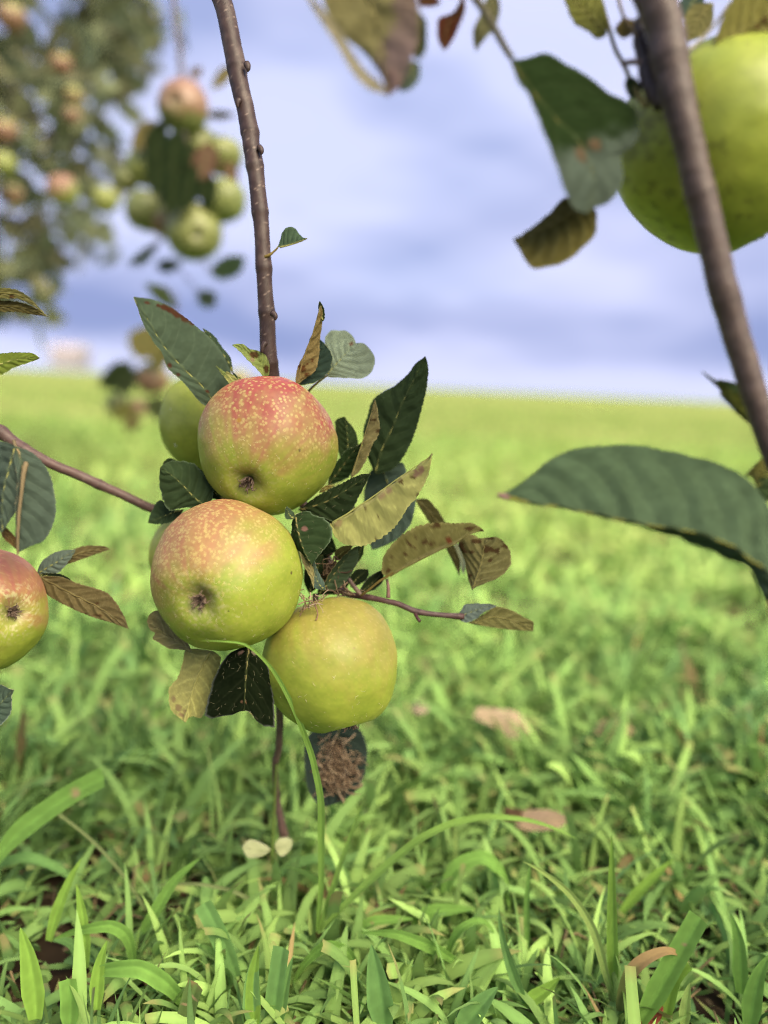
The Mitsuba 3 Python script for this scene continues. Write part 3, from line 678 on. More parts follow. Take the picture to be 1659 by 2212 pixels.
def tangle(owner, name, view, box, z, n, l, r, cols, seed, depth=.008, flat=1.0):
    g = np.random.default_rng(seed)
    (x0, y0, x1, y1) = box
    ps, cs = [], []
    for _ in range(n):
        c = at(pix(view, [((x0 + x1) / 2 + (x1 - x0) / 2 * np.clip(g.normal(0, .5), -1, 1), (y0 + y1) / 2 + (y1 - y0) / 2 * np.clip(g.normal(0, .5), -1, 1))]), z + g.uniform(-depth, depth))[0]
        d, e = g.normal(0, 1, 3), g.normal(0, 1, 3)
        d -= fwd * (d @ fwd) * (1 - flat)
        e -= fwd * (e @ fwd) * (1 - flat)
        d /= np.linalg.norm(d)
        e -= d * (e @ d)
        ll = l * g.uniform(.4, 1.3)
        q = np.array([c - d * ll / 2, c - d * ll * .15 + e * ll * .12, c + d * ll * .15 + e * ll * .05 * g.normal(), c + d * ll / 2 - e * ll * .1])
        v, f = tube(spline(q, 9), r * g.uniform(.5, 1.3), 5)
        ps.append((v, f))
        cs.append(np.tile(np.array(cols[g.integers(len(cols))]) * g.uniform(.6, 1.2), (len(v), 1)))
    v, f = join(ps)
    part(name, owner, v, f, 'dry_skin', color=np.vstack(cs), kind='stuff')


tangle(DG, 'stalk', 'J', (410, 380, 670, 720), .5545, 200, .014, .00055, [(.26, .175, .105), (.17, .11, .065), (.38, .28, .18)], 5, .0022, flat=.25)
DN = thing('dry_clippings', 'small nest of brown dry debris wedged between the two lower apples', 'dry grass')
tangle(DN, 'stalk', 'L', (200, 1930, 470, 2190), .455, 20, .010, .00035, [(.45, .31, .20), (.30, .18, .11), (.55, .42, .28)], 6, .004)
tangle(DN, 'stalk', 'L', (430, 1600, 680, 1900), .482, 40, .010, .0005, [(.24, .155, .095), (.14, .09, .055), (.34, .24, .15)], 7, .006)
tangle(DN, 'stalk', 'L', (500, 1900, 860, 2040), .478, 14, .009, .0005, [(.20, .14, .085), (.13, .09, .055), (.30, .22, .14)], 8, .005)

# ------------------------------------------------------------------ the apples in front
A1 = apple('P', (577, 963), 153, .478, (-.31, .60, .74), 'top apple of the front cluster with a red shoulder and yellow dots', flat=.90, blush=(.12, -.9, .35), bl=.84, edge=.0, red=.80, dots=1.05, dotsize=.0170, ndots=4200, dotmin=.031, hero=2, seed=3, marks=60,
           holes=[(.45, .06, .022, (.10, .06, .03)), (-.40, -.36, .035, (.42, .22, .03)), (-.04, -.30, .008, (.05, .03, .02)), (.62, .02, .010, 'moss')], yellow=.50)
A2 = apple('P', (490, 1243), 163, .453, (-.36, .33, .87), 'middle apple of the front cluster with a star-shaped eye and orange blush on its left', flat=.97, blush=(-.50, -.80, .15), bl=.78, edge=.05, red=.25, dots=1.5, dotsize=.0145, ndots=5600, dotmin=.024, hero=2, seed=5, marks=70, russet=.5,
           holes=[(.815, -.02, .026, (.10, .05, .03)), (.02, .42, .010, (.05, .03, .02)), (.46, -.55, .008, (.05, .03, .02))], yellow=.35)
A3 = apple('P', (715, 1434), 150, .482, (.28, .93, .12), 'lowest apple of the front cluster, plain yellow-green with a faint orange shoulder', flat=.96, blush=(.30, -.75, .5), bl=.34, edge=.36, red=.0, dots=.8, dotsize=.0115, ndots=3200, seed=8, marks=34, yellow=.42,
           holes=[(.30, -.20, .012, (.30, .18, .06)), (-.1, -.35, .012, (.40, .30, .10)), (.5, -.3, .012, (.40, .30, .10))])
apple('P', (456, 915), 112, .555, (-.6, .75, -.2), 'yellow-green apple half hidden behind the top apple of the front cluster', flat=.95, blush=(.9, -.2, .3), bl=.25, edge=.3, red=0, dots=.15, hero=3, seed=9, yellow=.35, holes=[(-.67, .43, .030, (.75, .74, .60)), (-.75, -.25, .025, (.6, .6, .35))])
apple('P', (440, 1195), 112, .548, (.2, .9, -.3), 'yellow apple almost wholly hidden behind the middle apple', hero=3, seed=10, yellow=.7, bl=.2, red=0, dots=.2, shade_or_tone=.1)

# ================================================================== left edge
B1 = thing('apple_branch', 'slanting bare brown branch entering from the left edge with dark hanging leaves', 'branch')
branch(B1, 'M', [(-160, 960), (0, 1052), (100, 1122), (300, 1240), (600, 1372), (800, 1462), (1050, 1575), (1300, 1640)], [.48, .485, .487, .49, .50, .505, .515, .53], [86, 84, 76, 68, 64, 60, 62, 56], nodes=(.11, .22, .56), seed=13, base=(0.13, 0.075, 0.065), sides=18)
lf1 = lambda *a, **k: leaf(B1, *a, **k)
lf1('M', (-130, 120), (322, 271), [], [(0, 78), (100, 88), (190, 135), (255, 200), (300, 250)], [(0, 150), (110, 152), (200, 185), (270, 228)], .432, face='under', under='moss', top='dark', spots=.3)
lf1('M', (-130, 200), (318, 268), [], [(0, 163), (120, 172), (200, 195), (275, 232)], [(0, 240), (100, 240), (200, 253), (270, 264)], .436, face='under', under=(.10, .085, .028), top='dark')
lf1('M', (-140, 610), (266, 550), [], [(0, 520), (100, 512), (200, 514)], [(0, 662), (80, 622), (200, 578)], .445, top=(.17, .23, .04), face='top')
lf1('G', (68, 905), (8, 1292), [(40, 1000), (10, 1150)], [(0, 880), (-60, 960), (-75, 1100), (-40, 1240)], [(92, 970), (97, 1090), (82, 1170), (45, 1232)], .405, top=(.085, .120, .090), el=.01)
lf1('G', (74, 903), (88, 1378), [(100, 1010), (92, 1180), (85, 1300)], [(60, 950), (82, 1060), (70, 1200), (74, 1310)], [(142, 930), (202, 990), (237, 1070), (252, 1180), (236, 1262), (190, 1332), (140, 1352)], .405, top=(.085, .120, .090), under='tan', el=-.004, er=.006)
stalk(B1, 'G', [(62, 880), (78, 925), (112, 1000), (98, 1100), (84, 1220), (80, 1390)], [.46, .43, .402, .400, .400, .402], [16, 16, 22, 16, 14, 10], 'tan')
lf1('G', (5, 1255), (80, 1368), [], [(10, 1300), (50, 1345)], [(50, 1290), (78, 1330)], .415, face='under', under='brown', top='dark')
lf1('G', (168, 1472), (340, 1368), [], [(185, 1425), (230, 1390), (290, 1370)], [(200, 1492), (262, 1470), (310, 1420)], .475, top=(.15, .20, .16))
lf1('G', (255, 1450), (494, 1366), [], [(300, 1385), (400, 1350), (465, 1352)], [(330, 1425), (420, 1392)], .478, face='under', under=(.15, .12, .05), top='dark')
lf1('G', (178, 1488), (580, 1724), [(300, 1555), (440, 1625)], [(262, 1488), (350, 1520), (480, 1562), (550, 1650)], [(205, 1560), (300, 1620), (420, 1672), (520, 1702)], .466, face='under', under=(.175, .14, .06), top='dark', spots=.2, dz=(.006, -.01))
lf1('G', (172, 1482), (330, 1520), [], [(240, 1474), (300, 1490)], [(230, 1505), (290, 1520)], .474, top=(.012, .02, .01))
lf1('O', (-110, 985), (124, 680), [(-30, 850), (60, 740)], [(-80, 760), (-40, 640), (10, 634), (62, 662)], [(-40, 1030), (0, 1005), (62, 938), (106, 840), (106, 742)], .452, top=(.075, .115, .085), serr=.0008, rim=2.6)
apple('P', (-37, 1318), 135, .452, (.43, .05, .9), 'pink-blushed apple cut off by the left edge with its dark eye showing', flat=1.0, blush=(.2, -.9, .1), bl=.95, edge=-.05, red=.25, dots=.5, dotsize=.012, hero=3, seed=14, yellow=.55, russet=.9)

# ================================================================== right edge and top
B2 = thing('apple_branch', 'thick brown branch hanging down the right edge in front of a large green apple', 'branch')
branch(B2, 'E', [(900, -230), (962, -60), (1010, 60), (1062, 300), (1102, 500), (1172, 800), (1232, 1050), (1312, 1400), (1382, 1700), (1450, 1950), (1532, 2220), (1600, 2450), (1655, 2600), (1720, 2800)],
       [.325, .325, .325, .326, .327, .328, .33, .332, .335, .338, .34, .342, .344, .347], [232, 228, 226, 214, 198, 180, 172, 169, 166, 160, 154, 147, 142, 134], nodes=(.19, .265, .45, .655), seed=21, swell=.12, base=(0.105, 0.074, 0.066), sides=28, spots=False)
lf2 = lambda *a, **k: leaf(B2, *a, **k)
# top leaves
lf2('D', (560, -260), (750, 650), [(600, -60), (690, 180), (720, 420)], [(300, -120), (330, 50), (440, 230), (600, 360), (700, 480)], [(880, -120), (960, 40), (965, 240), (905, 420), (860, 540), (800, 620)], .300, dz=(.0, .004), el=.004, er=-.008, face='under', under=(.30, .275, .12), top='dark',
    patch=[(.62, .75, .010, (.33, .24, .22)), (.78, .6, .009, (.33, .24, .22)), (.92, .3, .006, (.36, .24, .21)), (.45, .85, .008, (.30, .22, .18))], veins=4, serr=.0003)
lf2('D', (170, -80), (742, 640), [], [(290, 130), (420, 325), (530, 510), (640, 610)], [(300, 50), (442, 235), (525, 375), (625, 500), (700, 560)], .296, face='under', under=(.40, .36, .24), top='dark', rib=False, serr=.0003)
lf2('D', (950, 60), (955, 405), [], [(915, 200), (915, 330)], [(1015, 180), (1008, 330)], .306, top=(.03, .045, .012))
lf2('D', (900, 410), (830, 615), [], [(860, 500), (835, 570)], [(968, 440), (970, 500), (935, 570), (880, 610)], .304, top=(.075, .11, .09))
lf2('D', (1250, -60), (1130, 335), [], [(1195, 80), (1090, 130), (1085, 220)], [(1275, 50), (1235, 170), (1175, 290)], .330, top='rust', under='rust', serr=.0003)
lf2('D', (960, -40), (1110, 15), [], [(1000, -50), (1060, -30)], [(980, 40), (1050, 40)], .325, top='rust', under='rust', serr=.0003)
lf2('D', (1440, -80), (1348, 342), [], [(1385, 80), (1325, 230)], [(1510, 40), (1480, 180), (1410, 260)], .330, face='under', under=(.13, .135, .07), top='dark', serr=.0003)
stalk(B2, 'D', [(1250, -160), (1330, -30), (1400, 70), (1470, 190), (1530, 300), (1590, 392)], [.322, .322, .322, .322, .322, .323], [58, 54, 52, 50, 46, 44], (.20, .19, .13), name='stem')
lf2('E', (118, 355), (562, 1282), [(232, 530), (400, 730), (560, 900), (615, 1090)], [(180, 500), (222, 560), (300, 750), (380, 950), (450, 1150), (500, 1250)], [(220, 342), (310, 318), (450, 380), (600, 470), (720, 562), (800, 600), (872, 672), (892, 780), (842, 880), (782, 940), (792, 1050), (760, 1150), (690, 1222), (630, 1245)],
    .325, dz=(.0, .0), el=-.016, er=.010, top=(.022, .040, .014), under='moss', serr=.0003, veins=6, split=(.60, (.10, .135, .105)), patch=[(.66, -.2, .004, (.14, .10, .06)), (.62, .2, .003, (.14, .10, .06))])  # split paints a bluish sky sheen into the lower end
lf2('E', (560, 1225), (133, 1440), [(440, 1310), (280, 1390)], [(450, 1188), (350, 1280), (240, 1370)], [(632, 1290), (627, 1390), (545, 1490), (420, 1582), (250, 1612), (185, 1532)], .345, face='under', under=(.155, .140, .042), top='dark', el=.004, er=-.004, serr=.0004)
lf2('E', (690, 205), (420, -80), [(600, 110), (500, 10)], [(640, 234), (570, 182), (500, 145), (450, 50)], [(690, 110), (662, 0), (560, -90)], .345, face='under', under=(.165, .175, .045), top='dark', serr=.0006)
lf2('E', (1295, 392), (1760, 40), [(1420, 250), (1560, 150)], [(1345, 230), (1400, 80), (1520, -70), (1650, -60)], [(1420, 345), (1520, 282), (1660, 262), (1745, 170)], .335, face='under', under=(.21, .20, .055), top='dark', spots=.35, serr=.0003)
lf2('E', (1330, 20), (1180, 250), [], [(1230, 20), (1160, 120)], [(1330, 110), (1270, 210)], .36, face='under', under=(.19, .18, .07), top='dark')
lf2('E', (1280, -60), (1130, 110), [], [(1180, -40), (1130, 30)], [(1270, 20), (1200, 90)], .37, top=(.07, .11, .09))
lf2('E', (1200, 400), (1330, 270), [], [(1210, 320), (1270, 265)], [(1270, 395), (1330, 330)], .352, face='under', under=(.34, .34, .17), top='light')
stalk(B2, 'E', [(640, -60), (700, 150), (745, 300), (800, 400), (840, 500), (930, 640)], [.347, .346, .345, .343, .34, .335], [22, 24, 26, 26, 30, 36], 'taupe', name='stem')
stalk(B2, 'E', [(755, -40), (790, 90), (830, 160), (880, 220)], [.345, .343, .34, .336], [22, 20, 24, 30], 'tan', name='stem')
stalk(B2, 'E', [(1130, 330), (1210, 280), (1320, 170), (1430, 20)], [.335, .338, .34, .342], [30, 24, 22, 22], (.55, .52, .42), name='stem')
lf2('E', (870, 470), (800, 490), [(840, 530)], [(830, 460)], [(900, 560), (850, 590)], .338, top=(.02, .035, .018))
lf2('E', (860, 130), (740, 180), [], [(800, 110)], [(850, 200), (790, 230)], .342, face='under', under='ochre', top='green')
branch(B2, 'E', [(880, 120), (890, 240), (925, 380), (960, 520), (1020, 640)], [.34, .338, .336, .334, .332], [46, 80, 100, 110, 80], seed=23, base=(.03, .018, .015), sides=12, name='spur', spots=False, lump=.2)
branch(B2, 'E', [(780, 380), (850, 372), (920, 380)], [.342, .338, .334], [28, 34, 40], seed=24, base=(.16, .09, .05), sides=10, name='spur', spots=False)
# right leaves
lf2('H', (1790, 1560), (198, 1016), [(1659, 1432), (1600, 1388), (1450, 1282), (1250, 1212), (1000, 1172), (750, 1122), (550, 1082), (350, 1052)], [(1720, 1220), (1659, 1052), (1560, 942), (1480, 882), (1330, 822), (1150, 782), (980, 744), (800, 744), (620, 764), (520, 800), (400, 888), (280, 978)],
    [(1650, 1590), (1560, 1425), (1400, 1345), (1200, 1262), (900, 1162), (600, 1092)], .345, dz=(-.02, .014), el=.014, er=.012, top=(.085, .135, .075), under=(.22, .23, .045), serr=.0008, veins=9, rim=1.0, wrinkle=.0010, patch=[(.985, 0, .0026, (.40, .24, .24))])
lf2('H', (1620, 650), (1303, 348), [], [(1390, 388), (1482, 408), (1570, 500)], [(1400, 470), (1480, 560), (1560, 632)], .352, face='under', under=(.16, .19, .035), top='dark')
lf2('H', (1720, 800), (1530, 912), [], [(1560, 880), (1620, 820)], [(1600, 985), (1659, 1050), (1740, 950)], .358, face='under', under=(.20, .20, .05), top='dark', patch=[(.7, .5, .003, (.07, .03, .02))])
lf2('H', (1700, 1360), (1690, 1760), [], [(1605, 1400), (1640, 1580)], [(1760, 1450), (1740, 1650)], .35, face='under', under='moss', top='dark')
apple('E', (1380, 864), 618, .372, (.40, .90, .05), 'large blurred green apple behind the thick branch at the upper right', flat=.96, blush=(.7, -.5, .3), bl=.0, red=0, dots=.0, seed=25, yellow=.25, sooty=.42, hero=3, russet=0)

# ================================================================== blurred cluster behind, upper left
B3 = thing('apple_branch', 'thin blurred branch at upper left carrying a bunch of small apples', 'branch')
Zc = 1.25
branch(B3, 'C', [(1035, -80), (1050, 100), (1075, 300), (1090, 460), (1100, 700), (1110, 1000), (1130, 1200)], [Zc] * 7, [34, 32, 32, 36, 40, 40, 34], seed=31, sides=8, step=.006, base=(.15, .12, .12), spots=False)
for (c, r, ax, lab, kw) in [  # green base dimmed on most of these: the bunch's shade painted in
    ((1100, 640), 152, (-.38, -.25, .88), 'blurred apple with a brownish pink top at the top of the background bunch', dict(bl=.9, blush=(0, -1, .2), edge=-.15, red=.15, shade_or_tone=.22)),
    ((1165, 1392), 165, (.12, .06, .98), 'blurred pale green apple showing its eye at the bottom of the background bunch', dict(bl=.1, red=0, yellow=.6, shade_or_tone=.22)),
    ((1345, 1205), 118, (.3, .9, .2), 'blurred green apple at the right of the background bunch, just above the lowest one', dict(bl=.0, red=0, yellow=.3, shade_or_tone=.22)),
    ((1335, 930), 105, (.2, .9, .2), 'blurred yellow-green apple at the right of the background bunch, under a small dark leaf', dict(bl=.2, red=0, yellow=.6, shade_or_tone=.22)),
    ((1190, 880), 112, (0, .9, .3), 'blurred yellow-green apple just under the top apple of the background bunch', dict(bl=.1, red=0, yellow=.6, shade_or_tone=.22)),
    ((880, 1265), 112, (-.2, .9, .1), 'blurred dark green apple low on the left of the background bunch', dict(bl=.2, red=0, yellow=.2, shade_or_tone=.3)),
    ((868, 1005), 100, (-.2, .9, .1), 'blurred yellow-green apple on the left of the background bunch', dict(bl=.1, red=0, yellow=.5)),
    ((1000, 1330), 90, (-.2, .9, .1), 'blurred brownish pink apple tucked left of the lowest apple in the background bunch', dict(bl=.9, red=.1, edge=-.4, shade_or_tone=.4)),
    ((760, 1075), 62, (-.2, .9, .1), 'small blurred olive apple at the far left of the background bunch', dict(bl=.2, red=0, yellow=.5, shade_or_tone=.35))]:
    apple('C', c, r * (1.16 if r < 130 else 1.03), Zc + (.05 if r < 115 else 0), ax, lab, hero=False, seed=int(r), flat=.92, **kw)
lf3 = lambda *a, **k: leaf(B3, *a, rib=False, serr=.0, **k)
for (b_, t_, w_, c_) in [((1000, 700), (880, 1000), 75, (.020, .036, .014)), ((1080, 760), (1010, 1080), 85, (.014, .026, .010)), ((1100, 900), (950, 1230), 80, (.018, .030, .012)), ((1150, 850), (1150, 1180), 80, (.022, .034, .013)),
                         ((1180, 980), (1080, 1280), 70, (.016, .028, .011)), ((960, 900), (930, 1180), 70, (.024, .040, .016)), ((1200, 1000), (1270, 1250), 70, (.030, .034, .014)), ((1060, 1000), (1020, 1300), 70, (.016, .028, .011))]:
    d_ = np.array([t_[0] - b_[0], t_[1] - b_[1]]) / math.hypot(t_[0] - b_[0], t_[1] - b_[1])
    n_ = np.array([-d_[1], d_[0]]) * w_
    m_ = np.array([(b_[0] + t_[0]) / 2, (b_[1] + t_[1]) / 2])
    lf3('C', b_, t_, [], [tuple(m_ - n_)], [tuple(m_ + n_)], Zc - .035 + .03 * math.sin(b_[0]), top=(.020, .034, .014))
lf3('C', (1250, 850), (1200, 1080), [], [(1160, 940), (1150, 1040)], [(1310, 930), (1280, 1040)], Zc - .04, face='under', under=(.16, .09, .06), top='dark')
lf3('C', (1370, 960), (1420, 1120), [], [(1340, 1010)], [(1430, 1040)], Zc, face='under', under=(.17, .10, .06), top='dark')
lf3('C', (930, 720), (790, 900), [], [(850, 740), (795, 820)], [(930, 820), (860, 900)], Zc, face='under', under=(.17, .14, .05), top='dark')
lf3('C', (1140, 470), (1210, 400), [], [(1140, 430)], [(1205, 460)], Zc, face='under', under=(.16, .10, .05), top='dark')
lf3('C', (1270, 540), (1400, 400), [], [(1290, 460), (1350, 400)], [(1330, 520), (1390, 450)], Zc, face='under', under=(.19, .16, .06), top='dark')
lf3('C', (1240, 700), (1420, 690), [], [(1300, 660), (1370, 670)], [(1310, 720), (1370, 710)], Zc, top=(.05, .045, .02))
lf3('C', (960, 1440), (760, 1590), [], [(900, 1470), (830, 1520)], [(900, 1550), (840, 1595)], Zc, top=(.03, .05, .03))
lf3('C', (1260, 1640), (1470, 1540), [], [(1290, 1580), (1400, 1530)], [(1330, 1680), (1440, 1640)], Zc, top=(.03, .055, .03))
lf3('C', (1090, 1580), (930, 1590), [], [(1000, 1550)], [(1000, 1640)], Zc + .1, top=(.12, .16, .13))
for pts_ in ([(1120, 1250), (1060, 1400), (965, 1445), (930, 1480)], [(1130, 1250), (1190, 1500), (1262, 1632)], [(1060, 1400), (1080, 1520), (1085, 1580)]):
    branch(B3, 'C', pts_, [Zc] * len(pts_), [12] * len(pts_), seed=33, sides=6, step=.004, spots=False, name='twig')
for pts_, z_ in (([(1060, -900 + 960), (1180, 120), (1200, 215), (1140, 330)], 1.16), ([(1200, -60), (1270, 20), (1330, 90)], 1.3)):
    branch(B3, 'M', pts_, [z_] * len(pts_), [10] * len(pts_), seed=34, sides=6, step=.004, spots=False, name='twig')
lf3('M', (1195, 210), (975, 45), [], [(1150, 110), (1050, 50)], [(1130, 200), (1030, 130)], 1.15, top=(.055, .08, .03))
lf3('M', (1330, 90), (1460, 190), [], [(1400, 90), (1460, 120)], [(1330, 160), (1400, 215)], 1.3, top=(.06, .09, .06))

B4 = thing('apple_branch', 'lower blurred twig with olive and dark leaves behind the big grey-green leaf', 'branch')
branch(B4, 'M', [(1180, 200), (1120, 420), (1010, 640), (960, 800)], [1.75] * 4, [16, 16, 14, 14], seed=41, sides=8, step=.006, spots=False)
lf4 = lambda *a, **k: leaf(B4, *a, rib=False, serr=.0, **k)
for a in [((1000, 330), (940, 560), [(860, 420), (880, 500)], [(1100, 430), (1060, 540)], (.22, .20, .07)), ((1100, 430), (1060, 640), [(1000, 520)], [(1150, 540)], (.16, .15, .05)),
          ((900, 580), (660, 720), [(800, 570), (700, 650)], [(880, 680), (760, 770)], (.025, .04, .016)), ((930, 620), (790, 800), [(850, 640), (790, 720)], [(920, 720), (870, 790)], (.04, .055, .025)),
          ((1080, 800), (1060, 980), [(980, 860)], [(1130, 880)], (.07, .09, .035)), ((900, 860), (760, 970), [(820, 850)], [(870, 950)], (.15, .15, .04)), ((960, 980), (820, 1010), [(880, 940)], [(900, 1040)], (.15, .12, .05))]:
    lf4('M', a[0], a[1], [], a[2], a[3], 1.72, top=a[4], under=a[4])
for (c, r, lab, kw) in [((1030, 690), 112, 'blurred peach-coloured apple left of the big grey-green leaf', dict(bl=1.0, edge=-.6, red=.05, yellow=1.0)),
                        ((925, 880), 66, 'small blurred pinkish brown apple below the peach-coloured one', dict(bl=1.0, edge=-.6, red=.1, shade_or_tone=.3)),
                        ((790, 870), 80, 'small blurred olive apple left of the pinkish brown one', dict(bl=.2, red=0, shade_or_tone=.25))]:
    apple('M', c, r, 1.78, (0, .5, .8), lab, hero=False, seed=int(r) + 3, flat=.92, **kw)
apple('P', (516, 826), 30, 2.4, (0, .5, .8), 'blurred pink apple peeping out between leaves above the top apple', hero=False, seed=9, bl=1.0, edge=-.6, red=.4)

# ================================================================== the tree behind at the left
TR = thing('apple_tree', 'blurred apple tree with thin olive foliage filling the upper left corner', 'tree')
zt = 2.5
tv = []
tb = at(np.array([[-900, 300]]), 3.0)[0]
tr = np.array([[tb[0], tb[1], -0.05], [tb[0] + .03, tb[1], .5], [tb[0] - .02, tb[1] + .02, 1.1], [tb[0] + .05, tb[1], 1.9], [tb[0], tb[1], 2.8]])
v, f = tube(spline(tr, 30), np.linspace(.085, .04, 30), 14)
part('trunk', TR, v, f, 'bark_skin', color=np.array([.14, .11, .09]) * (.6 + .8 * meshkit.fbm(v * 25, 3)[:, None]))
for pts in ([tr[2], at([[-300, 60]], 2.6)[0], at([[0, 165]], 2.45)[0], at([[70, 240]], 2.4)[0], at([[133, 335]], 2.35)[0]], [tr[3], at([[-200, -300]], 2.7)[0], at([[60, -120]], 2.6)[0], at([[300, -60]], 2.5)[0]],
            [tr[2] - [0, 0, .2], at([[-250, 420]], 2.7)[0], at([[20, 470]], 2.6)[0], at([[150, 560]], 2.6)[0]]):
    v, f = tube(spline(np.array(pts), 40), np.linspace(.03, .008, 40), 8)
    part('limb', TR, v, f, 'bark_skin', color=np.array([.15, .12, .105]) * (.6 + .8 * meshkit.fbm(v * 40, 3)[:, None]))
g = np.random.default_rng(51)
cent = []
while len(cent) < 580:                                   # leafy spurs through the crown's volume
    x, y = g.uniform(-700, 400), g.uniform(-400, 645)
    edge = 320 - 0.00055 * max(y, 0) ** 2 + 50 * math.sin(y / 55.0) + 30 * math.sin(y / 23.0)
    if y > 300:
        edge = min(edge, 245 - (y - 300) * .07)
    if x < edge and meshkit.fbm(np.array([x / 130.0, y / 110.0, 0]), 2, seed=4) > .36:
        cent.append((x, y, g.uniform(2.1, 3.2)))
pv, pf, pc, n0 = [], [], [], 0
ts = np.linspace(0, 1, 6)
for (x, y, z) in cent:
    o = at([[x, y]], z)[0]
    tone = g.uniform(.95, 1.5)
    for _ in range(g.integers(5, 10)):
        b = o + g.normal(0, .045, 3)
        d = g.normal(0, 1, 3) + np.array([0, 0, -.5])
        d /= np.linalg.norm(d)
        s = np.cross(d, g.normal(0, 1, 3))
        s /= np.linalg.norm(s)
        nn = np.cross(s, d)
        L, W = g.uniform(.065, .11), g.uniform(.018, .030)
        ax = b + d * (ts * L)[:, None] - nn * (ts ** 2 * L * .25)[:, None]
        w = W * np.sin(np.pi * ts ** .8) ** .8
        vv = np.stack([ax - s * w[:, None] + nn * w[:, None] * .3, ax, ax + s * w[:, None] + nn * w[:, None] * .3], 1).reshape(-1, 3)
        pv.append(vv)
        pf.append(grid_faces(6, 3) + n0)
        n0 += len(vv)
        col = np.array([[.23, .25, .14], [.20, .23, .135], [.17, .21, .135], [.26, .255, .15]][g.integers(4)]) * tone
        pc.append(np.tile(col, (len(vv), 1)))
part('crown', TR, np.vstack(pv), np.vstack(pf), 'leaf_skin', color=np.clip(np.vstack(pc), .01, .6), kind='stuff')
for (c, r, z, lab, kw) in [((70, 105), 92, 2.3, 'blurred red apple in the upper left corner', dict(bl=1, edge=-.8, red=.8)),
                           ((365, 385), 70, 2.5, 'blurred pale pink apple high in the tree at the left', dict(bl=1, edge=-.8, red=.25)),
                           ((440, 575), 60, 2.6, 'blurred ochre apple in the tree, below the pale pink one', dict(bl=.8, edge=-.6, red=0, yellow=1)),
                           ((22, 785), 78, 2.3, 'blurred salmon pink apple at the left edge of the tree', dict(bl=1, edge=-.8, red=.3)),
                           ((22, 985), 80, 2.3, 'blurred yellow-green apple at the left edge, under the salmon pink one', dict(bl=.1, red=0)),
                           ((375, 1145), 105, 1.9, 'blurred apple half peach, half green, hanging low in the tree', dict(bl=.95, edge=.0, red=.05, blush=(-.6, -.8, .2))),
                           ((630, 1200), 88, 2.0, 'blurred yellow-green apple at the right of the low half-peach one', dict(bl=.15, red=0, yellow=.6)),
                           ((435, 690), 55, 2.7, 'blurred brownish pink apple in the shade of the tree', dict(bl=1, edge=-.8, red=.2, shade_or_tone=.3)),
                           ((70, 1160), 70, 2.5, 'blurred tan apple low at the left edge', dict(bl=.9, edge=-.6, red=0, shade_or_tone=.3))]:
    apple('C', c, r * .95, min(z, 1.98) + .05 * math.sin(r), (0, .8, .4), lab, hero=False, seed=int(r + z * 10), flat=.92, **kw)

# ------------------------------------------------------------------ far shed on the horizon
SH = thing('farm_shed', 'tiny blurred pinkish shed far away on the horizon at the left', 'shed')
so = at([[152, 775]], 120.0)[0]
bx = trimesh.creation.box((4.2, 5, 2.0))
bx.apply_translation([so[0], so[1], so[2] - .4])
part('wall', SH, np.array(bx.vertices), np.array(bx.faces), {'type': 'diffuse', 'reflectance': {'type': 'rgb', 'value': [.34, .30, .31]}}, smooth=False)
rp = np.array([[-2.6, -2.8, 0], [2.6, -2.8, 0], [2.6, 2.8, 0], [-2.6, 2.8, 0], [-2.6, 0, 1.5], [2.6, 0, 1.5]]) + [so[0], so[1], so[2] + .8]
part('roof', SH, rp, np.array([[0, 1, 5], [0, 5, 4], [2, 3, 4], [2, 4, 5], [1, 2, 5], [3, 0, 4], [0, 2, 1], [0, 3, 2]]), {'type': 'diffuse', 'reflectance': {'type': 'rgb', 'value': [.38, .34, .35]}}, smooth=False)

# ================================================================== grass blades that can be told apart


